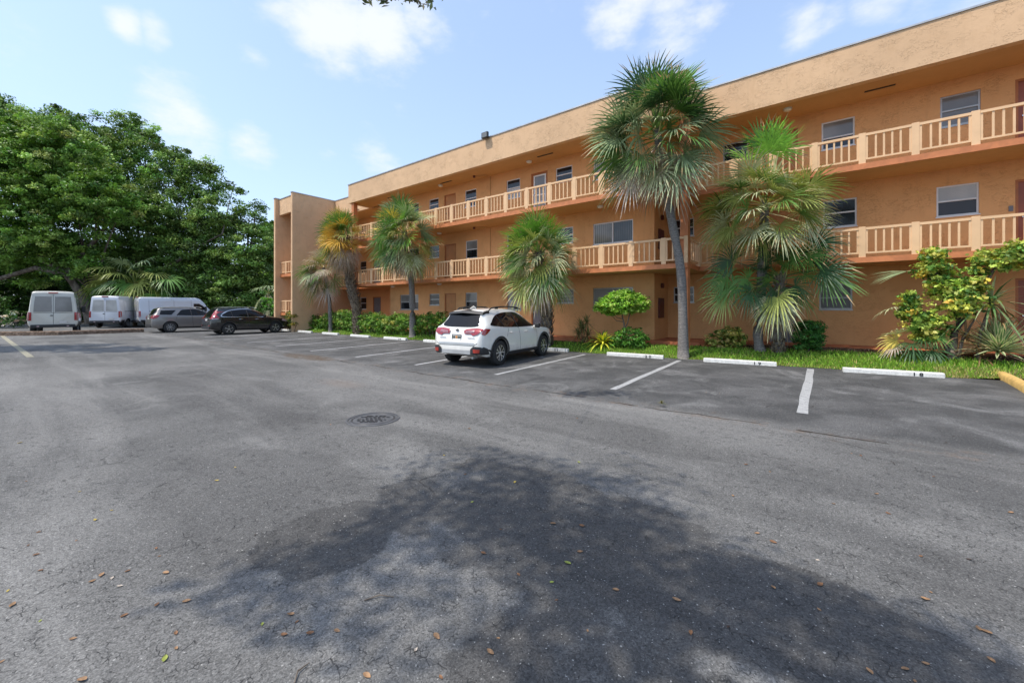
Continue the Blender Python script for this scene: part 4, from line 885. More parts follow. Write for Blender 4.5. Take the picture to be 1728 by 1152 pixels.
o = np_mesh('distant_wood', V_, F_, T_, M['leaf']); tag(o, 'far dark wood closing the gaps between the nearer trees', 'wood', kind='stuff')
# flowering bush, left
b = PZ(12, 548, 31.5); b.z = 0
plant('flowering_bush', b, [bz(0, 525, 24, 32, 26, 25), bz(22, 536, 13, 31.5, 16, 18), bz(-40, 520, 30, 32)], 'bush dotted with small white flowers left of the rear facing van', 'shrub', None, dens=4, sr=.3, nl=22, size=.09, cols=[(.03, .08, .012), (.06, .15, .02), (.70, .70, .62)], wts=(5, 3, 1), seed=33)
b = PZ(468, 550, 33); b.z = 0
plant('fern_bush', b, [bz(468, 520, 12, 32.5), bz(455, 512, 14, 33), bz(478, 530, 9, 32.5)], 'bright green low bush between the black car and the stair tower', 'shrub', None, dens=5, sr=.25, nl=22, size=.10, cols=[(.10, .30, .03), (.05, .15, .02)], wts=(2, 3), seed=34)
# fan palm behind the vans and a pale one near the tower
def low_palm(x0, y0, Z, fr, label, seed, cols):
    rng = np.random.default_rng(seed); base = PZ(x0, 548, Z); base.z = -.02; t = thing('palmetto', base, 0, label, 'palm', 'fan palms in the wood'); L = ([], [], [])
    o = PZ(x0, y0, Z)
    MB().tube([base, o], [.16, .12], 8).build('trunk', M['boot'], t, off=base, smooth=True)
    for (x, y, k) in fr:
        q = PZ(x, y, Z - 1.0); d = q - o; pl = d.length * .95
        fan_leaf(o, d / d.length, pl, k * 1.15, 1.0, np.array(PG[cols[rng.integers(len(cols))]]) * (.75 + .45 * rng.random()), rng, *L, nseg=22, petiole=True, wid=1.1)
    np_mesh('crown', *L, M['frond'], t, off=base)
low_palm(228, 478, 36.2, [(x, y, 1.55) for x, y in [(180, 440), (205, 432), (240, 428), (265, 445), (175, 462), (200, 455), (225, 450), (250, 458), (170, 478), (190, 470), (212, 474), (235, 470), (258, 474), (275, 468), (195, 484), (222, 486), (248, 486), (268, 484), (158, 470), (286, 450)]],
         'big fan palm with drooping olive green fronds above the white vans', 3, ['grey', 'olive', 'green', 'olive'])
low_palm(452, 495, 37.5, [(x, y, 1.0) for x, y in [(440, 480), (455, 475), (468, 482), (446, 495), (462, 500), (452, 510), (470, 508), (436, 505)]], 'pale grey green fan palm beside the stair tower', 5, ['pale', 'grey'])

# ------------------------------------------------------------------ the tree over the camera, whose shade falls on the asphalt
def over(X, Z): return (X * CT - Z * ST, X * ST + Z * CT)
OX = []
SH = SUN_DIR
def shade_blob(px, py, h, r, rz=None):                                  # a clump at height h above the ground point that it shades
    q = G(px, py); k = h / SH.z; return ((q.x + SH.x * k, q.y + SH.y * k, h), (r, r, rz or r * .5))
ob = [shade_blob(860, 900, 8.0, 1.25), shade_blob(980, 830, 8.3, .95), shade_blob(800, 810, 8.2, .80), shade_blob(700, 900, 8.1, .75), shade_blob(520, 985, 7.6, .45), shade_blob(430, 960, 7.8, .33), shade_blob(620, 960, 7.7, .5),
      shade_blob(1130, 960, 7.8, .75), shade_blob(1280, 1010, 7.6, .7), shade_blob(1060, 1060, 7.6, .6), shade_blob(1450, 1070, 7.7, .6), shade_blob(980, 1050, 7.5, .55), shade_blob(1620, 1130, 7.9, .55), shade_blob(1200, 1120, 7.5, .5), shade_blob(960, 1150, 7.2, .35)]
ob += [((x, y, 7.8), (1.3, 1.3, .9)) for x, y in (over(1.5, 0.2), over(2.8, 0.6), over(1.0, -1.6), over(3.2, -1.6))]
tq = over(2.2, -2.6); base = (tq[0], tq[1], 0); fork = Vector((tq[0], tq[1], 4.2))
ob += [((lambda q: (tuple(q), (.26, .26, .13)))(PZ(x, y, 6.3))) for x, y in ((612, -22), (640, -20), (665, -18), (690, -20), (712, -24))]
sts = [([base, (tq[0] + .1, tq[1], 2), fork], [.3, .24, .2])]
c0 = Vector(ob[0][0]); sts.append(([fork, fork.lerp(c0, .5) + Vector((0, 0, .8)), c0], [.12, .08, .05]))
for c, r in ob[1:8:2]: sts.append(([c0, c0.lerp(Vector(c), .5) + Vector((0, 0, .15)), Vector(c)], [.03, .02, .01]))
sts.append(([c0, Vector(ob[-3][0]) + Vector((0, 0, .1))], [.006, .004]))
plant('broadleaf_tree', base, ob, 'tree standing beside the camera, only its hanging leaf tips show at the top edge', 'tree', None, dens=4.6, sr=.26, nl=22, size=.06, cols=[(.10, .13, .07), (.06, .09, .04), (.20, .22, .16)], wts=(3, 3, 1.5), seed=44, stems=sts, crown='crown', shell=.1, asp=.38)
# another tree out of view on the left, whose shade crosses the entrance
lb = []
for px, py, r in ((30, 588, 1.9), (100, 586, 1.9), (170, 588, 1.4), (225, 590, 1.2), (-60, 592, 2.4), (-140, 590, 2.2)):
    q = G(px, py); k = 9 / SH.z; lb.append(((q.x + SH.x * k, q.y + SH.y * k, 9.0), (r, r, r * .5)))
bq = Vector((-22.5, -7.5, 0)); fork = bq + Vector((0, 0, 5))
plant('broadleaf_tree', bq, lb, 'tree beyond the left edge that shades the yellow line', 'tree', None, dens=2.0, sr=.5, nl=24, size=.14, cols=TG, wts=(4, 4, 2, 3, .6), seed=45, crown='crown', shell=.1,
      stems=[([bq, bq + Vector((.1, 0, 2.5)), fork], [.34, .3, .22])] + [([fork, Vector(c)], [.12, .03]) for c, r in lb])

# ------------------------------------------------------------------ vehicles
def interp(x, tab):
    if x <= tab[0][0]: return tab[0][1]
    for (a, p), (b, q) in zip(tab, tab[1:]):
        if x <= b:
            t = (x - a) / (b - a); return p + (q - p) * t
    return tab[-1][1]
def smooth_tab(tab, n=3):                                              # Catmull-Rom through the table
    out_ = []
    for i in range(len(tab) - 1):
        x0, x1 = tab[i][0], tab[i + 1][0]; p1, p2 = tab[i][1], tab[i + 1][1]
        m1 = (p2 - tab[i - 1][1]) / (x1 - tab[i - 1][0]) if i else (p2 - p1) / (x1 - x0)
        m2 = (tab[i + 2][1] - p1) / (tab[i + 2][0] - x0) if i + 2 < len(tab) else (p2 - p1) / (x1 - x0)
        for k in range(n):
            t = k / n; h = x1 - x0
            out_.append((x0 + h * t, (2 * t**3 - 3 * t * t + 1) * p1 + (t**3 - 2 * t * t + t) * h * m1 + (-2 * t**3 + 3 * t * t) * p2 + (t**3 - t * t) * h * m2))
    out_.append(tab[-1]); return out_
def loft_body(sp):
    """closed car body; x forward from the rear bumper, y to the left, z up"""
    zt, wb, wr, zb, bl = smooth_tab(sp['top']), smooth_tab(sp['w']), sp['roofw'], sp['bot'], sp['belt']
    xs = sorted({round(x, 4) for x, _ in zt} | {round(x, 4) for x, _ in wb} | set(np.round(np.linspace(0, sp['L'], 34), 4)))
    xs = [x for i, x in enumerate(xs) if i == 0 or x - xs[i - 1] > .012 or x == xs[-1]]
    rings = []
    for x in xs:
        t, w, r, b, be = interp(x, zt), interp(x, wb), interp(x, wr), interp(x, zb), interp(x, bl)
        be = min(be, t - .035); H = be - b
        g = max(0, t - be); tum = [(w * .955, be), (w * .955 + (r - w * .955) * .30, be + (g - .07 * min(1, g / .3)) * .36), (w * .955 + (r - w * .955) * .66, be + (g - .07 * min(1, g / .3)) * .72), (r, t - .07 * min(1, g / .3)), (r * .95, t - .03 * min(1, g / .3)), (r * .8, t - .008), (r * .4, t + .008), (0, t + .012)]
        half = [(0, b), (w * .7, b), (w * .92, b + .015), (w * .975, b + .09 * H / .7), (w * .995, b + .3 * H), (w, b + .55 * H), (w * .992, b + .75 * H), (w * .98, b + .92 * H)] + tum
        rings.append([(x, -y, z) for y, z in half] + [(x, y, z) for y, z in half[-2:0:-1]])
    n = len(rings[0]); mb = MB(); fs = []
    for i in range(len(rings) - 1):
        for k in range(n): a_, b_, c_, d_ = i * n + k, (i + 1) * n + k, (i + 1) * n + (k + 1) % n, i * n + (k + 1) % n; fs += [(a_, b_, c_), (a_, c_, d_)]
    fs += [tuple(range(n)), tuple(range((len(rings) - 1) * n, len(rings) * n))[::-1]]
    mb.add([q for r in rings for q in r], fs); return mb
def bvh_of(mb): return BVHTree.FromPolygons([Vector(q) for q in mb.v], mb.f)
def dense(poly, step, closed=True):
    o = []
    for i in range(len(poly) if closed else len(poly) - 1):
        a = Vector(poly[i]); b = Vector(poly[(i + 1) % len(poly)]); k = max(1, int((b - a).length / step)); o += [a.lerp(b, j / k) for j in range(k)]
    return o
def curve(poly, n=4):                                                  # rounded closed outline
    o = []; m = len(poly); pts = [Vector(p) for p in poly]
    for i in range(m):
        p0, p1, p2, p3 = pts[i - 1], pts[i], pts[(i + 1) % m], pts[(i + 2) % m]
        for k in range(n):
            f = k / n; o.append(.5 * ((2 * p1) + (p2 - p0) * f + (2 * p0 - 5 * p1 + 4 * p2 - p3) * f * f + (3 * p1 - p0 - 3 * p2 + p3) * f ** 3))
    return o
def decal(bvh, poly, side, off=.006, step=.06):
    """skin a 2-D outline onto the body: side 'l','r' (x,z), 'b','f' (y,z), 't' (x,y)"""
    pl = dense(poly, step); xs = [p.x for p in pl]; ys = [p.y for p in pl]; nv = len(pl); pts = list(pl)
    x = min(xs) + step * .5
    while x < max(xs):
        y = min(ys) + step * .5
        while y < max(ys):
            q = Vector((x, y)); c = False; j = nv - 1; dmin = 9
            for i in range(nv):
                a, b = pl[i], pl[j]
                if (a.y > y) != (b.y > y) and x < (b.x - a.x) * (y - a.y) / (b.y - a.y) + a.x: c = not c
                dmin = min(dmin, (a - q).length); j = i
            if c and dmin > step * .35: pts.append(q)
            y += step
        x += step
    v2, _, f2, *_ = delaunay_2d_cdt(pts, [(i, (i + 1) % nv) for i in range(nv)], [], 1, 1e-5)
    V = []; ok = []
    for p in v2:
        if side in 'lr': o = Vector((p.x, 4 if side == 'l' else -4, p.y)); d = Vector((0, -1 if side == 'l' else 1, 0))
        elif side in 'bf': o = Vector((-4 if side == 'b' else 12, p.x, p.y)); d = Vector((1 if side == 'b' else -1, 0, 0))
        else: o = Vector((p.x, p.y, 6)); d = Vector((0, 0, -1))
        h, nn, _, _ = bvh.ray_cast(o, d)
        ok.append(h is not None)
        V.append(h - d * off + (nn * off * .5 if nn.dot(d) < 0 else -nn * off * .5) if h is not None else o + d * 4)
    F = []
    for f in f2:
        if all(ok[i] for i in f):
            a, b, c = (V[i] for i in f[:3]); nn = (b - a).cross(c - a)
            F.append(tuple(f) if nn.dot(d) < 0 else tuple(reversed(f)))
    mb = MB(); mb.add(V, F); return mb
def cut_wells(body, wells, black):
    mb = MB()
    for x, z, r, y0, y1 in wells:
        mb.lathe([(0, y0), (r, y0), (r, y1), (0, y1)], 40, axis='y', c=(x, 0, z))
    cut = mb.build('cutter', black); bmq = bmesh.new(); bmq.from_mesh(cut.data); bmesh.ops.remove_doubles(bmq, verts=bmq.verts, dist=1e-5); bmesh.ops.recalc_face_normals(bmq, faces=bmq.faces); bmq.to_mesh(cut.data); bmq.free()
    body.data.materials.append(black)
    bmq = bmesh.new(); bmq.from_mesh(body.data); bmesh.ops.recalc_face_normals(bmq, faces=bmq.faces); bmq.to_mesh(body.data); bmq.free()
    m = body.modifiers.new('cut', 'BOOLEAN'); m.operation = 'DIFFERENCE'; m.object = cut; m.solver = 'EXACT'
    try: m.material_mode = 'TRANSFER'
    except Exception: pass
    pm = body.parent; body.parent = None
    dg = bpy.context.evaluated_depsgraph_get(); dg.update(); me = bpy.data.meshes.new_from_object(body.evaluated_get(dg))
    body.modifiers.clear(); body.data = me; me.name = 'body'; bpy.data.objects.remove(cut)
    me.polygons.foreach_set('use_smooth', [True] * len(me.polygons)); me.set_sharp_from_angle(angle=R(38)); body.parent = pm
    if 'tint' in me.attributes: pass

def mk_carpaint(name, col, metal=0.0, rough=.3):
    t = NT(name); n = t.noise(260, 2, .5)
    c = t.mix(t.ramp(n, .4, .6), tuple(q * (.93 if metal else .99) for q in col), col) if metal else col
    dz = t.ramp(t.sep()[2], .25, .75, 1, 0); dn = t.ramp(t.noise(5, 4, .6), .35, .7)
    c = t.mix(t.math('MULTIPLY', t.math('MULTIPLY', dz, dn), .28 if sum(col) > 1 else .03), c, (.25, .22, .19))               # road dust on the lower panels
    return t.set(col=c, rough=rough, metal=metal, coat=1.0, coatr=.04)
M['pwhite'] = mk_carpaint('white_car_paint', (.79, .765, .70)); M['pgrey'] = mk_carpaint('grey_metallic_car_paint', (.23, .215, .205), .5, .35)
M['pblack'] = mk_carpaint('black_car_paint', (.010, .010, .012), 0, .25); M['pvan'] = mk_carpaint('white_van_paint', (.58, .59, .62)); M['pvanw'] = mk_carpaint('dusty_cream_van_paint', (.56, .54, .47), 0, .45)
M['clad'] = plain('black_textured_cladding', (.028, .028, .03), .6, var=.1, scale=30); M['tyre'] = plain('tyre_rubber', (.022, .022, .022), .8, var=.2, scale=20)
M['cglass'] = mk_pane('tinted_car_glass', (.008, .009, .011), rough=.03); M['cglass'].node_tree.nodes['Principled BSDF'].inputs['Coat Weight'].default_value = 0; M['cglass'].node_tree.nodes['Principled BSDF'].inputs['Specular IOR Level'].default_value = .28
M['red'] = plain('red_lamp_lens', (.30, .006, .012), .15, coat=1, var=.15, scale=14); M['redrefl'] = plain('red_reflector', (.36, .035, .02), .3, coat=.5, var=.2, scale=20)
M['clear'] = plain('clear_lamp_lens', (.42, .30, .31), .12, coat=1, var=.2, scale=18); M['smoke'] = plain('smoked_lamp_lens', (.30, .12, .13), .15, coat=1, var=.4, scale=30); M['rim'] = plain('machined_alloy', (.62, .62, .62), .28, metal=.7, var=.06); M['rimd'] = plain('dark_alloy', (.05, .05, .052), .4, metal=.3)
M['silver'] = plain('satin_silver_trim', (.50, .50, .49), .4, metal=.4); M['plate'] = plain('licence_plate', (.62, .60, .56), .5, var=.1, scale=30); M['orange'] = plain('orange_print', (.62, .24, .05), .5); M['print'] = plain('dark_green_print', (.03, .06, .04), .5)

def wheel(name, car, x, y, r, w, spokes, style):
    sg = 1 if y > 0 else -1; o = MB().lathe([(r * .62, -w / 2), (r * .88, -w / 2), (r * .975, -w / 2 + .02), (r, -w / 2 + .05), (r, w / 2 - .05), (r * .975, w / 2 - .02), (r * .88, w / 2), (r * .62, w / 2)], 48, axis='y', c=(x, y, r)).build('wheel', M['tyre'], car, smooth=True, sharp=40)
    ri = r * .64; yo = y + sg * (w / 2 - .02)
    MB().lathe([(0, -.01), (ri, -.01), (ri, .0)] if sg > 0 else [(0, .01), (ri, .01), (ri, 0)], 40, axis='y', c=(x, yo - sg * .05, r)).build('hub_disc', M['rimd'], o)
    mb = MB(); mb.lathe([(ri * .94, 0), (ri * .94, sg * .018), (ri * 1.02, sg * .018), (ri * 1.04, -sg * .03)], 48, axis='y', c=(x, yo, r))
    for k in range(spokes):
        a = 2 * math.pi * (k + .25) / spokes
        def pt(rad, da, yy): return (x + rad * math.cos(a + da), yo + sg * yy, r + rad * math.sin(a + da))
        if style == 'y':
            for s in (-1, 1):
                q = [pt(ri * .16, s * .05, .012), pt(ri * .52, s * .04, .014), pt(ri * .52, s * .28, .012), pt(ri * .18, s * .55, .008)]; mb.add(q, [(0, 1, 2, 3), (3, 2, 1, 0)])
                q = [pt(ri * .50, s * .05, .014), pt(ri * .98, s * .22, .010), pt(ri * .98, s * .42, .010), pt(ri * .50, s * .28, .012)]; mb.add(q, [(0, 1, 2, 3), (3, 2, 1, 0)])
        else:
            wd = .16 if style == 'v' else .11
            q = [pt(ri * .1, -.6, .014), pt(ri * .97, -wd, .006), pt(ri * .97, wd, .006), pt(ri * .1, .6, .014)]; mb.add(q, [(0, 1, 2, 3), (3, 2, 1, 0)])
    mb.lathe([(0, sg * .03), (ri * .13, sg * .028), (ri * .16, 0)], 20, axis='y', c=(x, yo, r))
    mb.build('rim', M['rim'], o)
def arc(cx, cz, r, a0, a1, n=18): return [(cx + r * math.cos(R(a0 + (a1 - a0) * i / n)), cz + r * math.sin(R(a0 + (a1 - a0) * i / n))) for i in range(n + 1)]
def both(f):
    for s in 'lr': f(s)
def strip(pts, w):                                                     # thin band along an open polyline
    pts = [Vector(p) for p in pts]; L = []; Rr = []
    for i, p in enumerate(pts):
        d = (pts[min(i + 1, len(pts) - 1)] - pts[max(i - 1, 0)]).normalized(); n = Vector((-d.y, d.x)) * w / 2; L.append(p + n); Rr.append(p - n)
    return L + Rr[::-1]
def make_car(label, loc, rz, sp, paint, group=None, cat='car', name='parked_car'):
    car = thing(name, loc, rz, label, cat, group); mbody = loft_body(sp); bv = bvh_of(mbody); L = sp['L']
    # model space is x forward; rear axle at the thing's origin
    body = mbody.build('body', paint, car, smooth=True)
    ar = sp['arch']; cut_wells(body, [(sp['ax'][0], sp['r'], ar, -1.3, -.60), (sp['ax'][0], sp['r'], ar, .60, 1.3), (sp['ax'][1], sp['r'], ar, -1.3, -.58), (sp['ax'][1], sp['r'], ar, .58, 1.3)], M['clad'])
    for x in sp['ax']:
        for s in (-1, 1): wheel('wheel', car, x, s * sp['track'], sp['r'], sp.get('tw', .23), sp.get('spokes', 5), sp.get('style', 'y'))
    for nm, poly, side, mat, off, *par in sp['decals']:
        sides = ('l', 'r') if side == 'lr' else (side,)
        if side == 'bb': sides = ('b', 'b'); 
        for i, s in enumerate(sides):
            pl = [(-p[0], p[1]) for p in poly] if side == 'bb' and i else poly
            mb = decal(bv, pl, s, off, .05 if len(par) < 1 else par[0])
            if mb.f: mb.build(nm, M[mat], car, smooth=True, sharp=50)
    for q in (sp.get('solid') or []): q(car, bv)
    for ch in car.children: ch.location.x -= sp['ax'][0]
    return car
def ring_poly(x, z, r0, r1, a0, a1): return arc(x, z, r1, a0, a1) + arc(x, z, r0, a1, a0)

# --- white crossover
W0, W1 = .86, 3.525; WRD = .35
def cross_solid(car, bv):
    mb = MB()                                                          # roof rails
    for s in (-1, 1):
        mb = MB(); pts = [(.72, s * .575, 1.52), (.86, s * .575, 1.605), (1.15, s * .58, 1.635), (1.7, s * .58, 1.65), (2.25, s * .58, 1.63), (2.5, s * .575, 1.565)]
        mb.tube(pts, [.016, .02, .02, .02, .02, .014], 8)
        for x, z in ((1.12, 1.575), (2.2, 1.575)): mb.box((x - .06, s * .58 - .022, z), (x + .06, s * .58 + .022, z + .055))
        mb.build('roof_rail', M['dark'], car, smooth=True, sharp=40)
    mb = MB(); pr = [(.30, 1.475), (.36, 1.53), (.62, 1.575), (.64, 1.50), (.42, 1.46)]                 # spoiler
    ys = [-.60, -.5, 0, .5, .60]; rr = []
    for y in ys: k = abs(y) / .60; rr.append([(x + .10 * k * k, y, z - .05 * k * k) for x, z in pr])
    n = len(pr); mb.add([q for r in rr for q in r], [(i * n + k, i * n + (k + 1) % n, (i + 1) * n + (k + 1) % n, (i + 1) * n + k) for i in range(4) for k in range(n)] + [tuple(range(n)), tuple(range(4 * n, 5 * n))[::-1]])
    mb.build('spoiler', M['dark'], car, smooth=True, sharp=30)
    for s in (-1, 1):
        mb = MB(); mb.tube([(2.86, s * .86, 1.02), (2.86, s * .98, 1.04)], .03, 8); mb.build('mirror', M['pwhite'], car)
        mb = MB().box((2.80, s * .92, .98), (2.93, s * 1.08, 1.13)); mb.build('mirror', M['dark'], car, bevel=.035)
        for x in (1.42, 2.30): MB().tube([(x - .09, s * .905, .90), (x - .05, s * .93, .905), (x + .05, s * .93, .905), (x + .09, s * .905, .90)], .014, 8).build('door_handle', M['pwhite'], car, smooth=True)
    MB().tube([(.62, 0, 1.56), (.80, 0, 1.64), (.90, 0, 1.60)], [.03, .035, .02], 8).build('antenna_fin', M['pwhite'], car, smooth=True)
    MB().tube([(.155, .02, 1.02), (.22, -.20, 1.055), (.24, -.42, 1.06)], [.018, .009, .006], 8).build('wiper', M['dark'], car, smooth=True)
    MB().tube([(.35, -.45, .26), (.14, -.45, .25)], .03, 12).build('exhaust', M['silver'], car)
    p = MB().box((.03, -.155, .735), (.05, .155, .885)); po = p.build('licence_plate', M['plate'], car)
    MB().lathe([(0, -.004), (.035, -.004), (.035, 0)], 16, axis='z', c=(0, 0, 0)); mb = MB(); mb.box((.027, -.03, .775), (.03, .035, .85)); mb.build('plate_emblem', M['orange'], po)
    mb = MB(); 
    for y0, y1 in ((-.135, -.105), (-.095, -.065), (-.055, -.04), (.05, .075), (.085, .11), (.12, .14)): mb.box((.0265, y0, .775), (.03, y1, .845))
    mb.build('plate_letters', M['print'], po)
    mb = MB().box((.024, -.16, .73), (.031, .16, .742)).box((.024, -.16, .878), (.031, .16, .89)).box((.024, -.16, .742), (.031, -.149, .878)).box((.024, .149, .742), (.031, .16, .878)); mb.build('plate_frame', M['dark'], po)
side_glass = curve([(.48, 1.15), (.58, 1.215), (.86, 1.375), (1.2, 1.455), (1.6, 1.487), (2.1, 1.475), (2.55, 1.34), (2.98, 1.075), (2.94, 1.045), (2.3, 1.035), (1.5, 1.05), (1.0, 1.075), (.6, 1.115)], 5)
CROSS = dict(L=4.46, r=WRD, ax=(W0, W1), track=.785, arch=.405, tw=.225, style='y',
    top=[(0, .60), (.02, .66), (.05, .93), (.12, 1.03), (.17, 1.07), (.32, 1.30), (.46, 1.50), (.62, 1.555), (1.0, 1.585), (1.5, 1.595), (2.0, 1.575), (2.35, 1.50), (2.7, 1.33), (3.05, 1.12), (3.25, 1.035), (3.7, .985), (4.1, .91), (4.32, .80), (4.42, .66), (4.46, .52)],
    w=[(0, .66), (.04, .78), (.14, .845), (.4, .885), (.86, .90), (2.2, .895), (3.525, .90), (3.95, .875), (4.25, .79), (4.40, .68), (4.46, .56)], roofw=[(0, .62), (.17, .66), (.46, .575), (.7, .565), (1.5, .575), (2.35, .555), (3.05, .66), (4.46, .55)],
    bot=[(0, .36), (.3, .27), (1, .24), (3.6, .24), (4.2, .26), (4.46, .34)], belt=[(0, .98), (.2, 1.08), (1.0, 1.06), (2.9, .99), (3.3, .98), (4.46, .9)],
    solid=[cross_solid], decals=[
        ('side_window', side_glass, 'lr', 'cglass', .006),
        ('window_pillar', strip([(1.86, 1.03), (1.80, 1.49)], .05), 'lr', 'clad', .010), ('window_pillar', strip([(1.14, 1.07), (.94, 1.38)], .03), 'lr', 'dark', .010),
        ('rear_window', curve([(-.60, 1.115), (-.55, 1.30), (-.47, 1.46), (0, 1.485), (.47, 1.46), (.55, 1.30), (.60, 1.115), (0, 1.085)], 5), 'b', 'cglass', .008),
        ('windscreen', curve([(-.62, 1.10), (-.54, 1.40), (0, 1.50), (.54, 1.40), (.62, 1.10), (0, 1.10)], 4), 'f', 'cglass', .006),
        ('tail_light', [(.27, .905), (.24, .99), (.30, 1.03), (.60, 1.06), (.80, 1.045), (.82, 1.00), (.70, .90), (.60, .875), (.55, .86), (.48, .905)], 'bb', 'red', .016, .04),
        ('tail_light', [(.05, .90), (.06, 1.035), (.25, 1.05), (.40, 1.03), (.28, .93), (.16, .87)], 'lr', 'red', .012, .04),
        ('tail_lamp_lens', [(.30, .93), (.31, .99), (.58, 1.01), (.60, .95), (.45, .93)], 'bb', 'smoke', .022, .04),
        ('badge', curve([(-.06, 1.005), (0, 1.035), (.06, 1.005), (0, .975)], 4), 'b', 'clad', .018, .03),
        ('tailgate_seam', strip([(-.70, .66), (-.60, .60), (.60, .60), (.70, .66)], .012), 'b', 'dark', .004), ('bumper_step', strip([(-.62, .655), (.62, .655)], .03), 'b', 'silver', .012),
        ('bumper_insert', [(-.50, .34), (-.56, .47), (.56, .47), (.50, .34)], 'b', 'silver', .006),
        ('bumper_corner', [(.50, .37), (.50, .50), (.60, .585), (.80, .565), (.90, .47), (.90, .36)], 'bb', 'clad', .012), ('bumper_corner', [(0, .35), (.02, .52), (.12, .57), (.26, .52), (.36, .36)], 'lr', 'clad', .010),
        ('reflector', [(.60, .41), (.60, .51), (.78, .50), (.76, .41)], 'bb', 'redrefl', .022), ('model_lettering', [(-.62, .79), (-.62, .81), (-.38, .81), (-.38, .79)], 'b', 'silver', .012), ('model_lettering', [(.38, .79), (.38, .815), (.60, .815), (.60, .79)], 'b', 'silver', .012),
        ('wheel_arch', ring_poly(W0, WRD, .405, .475, -14, 194), 'lr', 'clad', .014), ('wheel_arch', ring_poly(W1, WRD, .405, .475, -14, 194), 'lr', 'clad', .014),
        ('sill', [(1.30, .255), (1.30, .36), (3.08, .36), (3.08, .255)], 'lr', 'clad', .014),
        ('door_seam', strip([(1.22, .80), (1.30, .98), (1.30, 1.03)], .012), 'lr', 'dark', .003), ('door_seam', strip([(1.98, .36), (1.96, .70), (1.90, 1.04)], .011), 'lr', 'dark', .003), ('door_seam', strip([(3.04, .38), (3.02, .80), (2.97, 1.02)], .011), 'lr', 'dark', .003),
        ('headlight', [(3.95, .72), (4.05, .84), (4.32, .78), (4.36, .68)], 'lr', 'clear', .01), ('grille', [(-.42, .50), (-.46, .72), (.46, .72), (.42, .50)], 'f', 'clad', .01)])
CROSS['top'] = CROSS['top']
make_car('white compact crossover with black cladding and roof rails parked between the bay lines', (-8.02, 8.66, 0), R(96.0), CROSS, M['pwhite'])

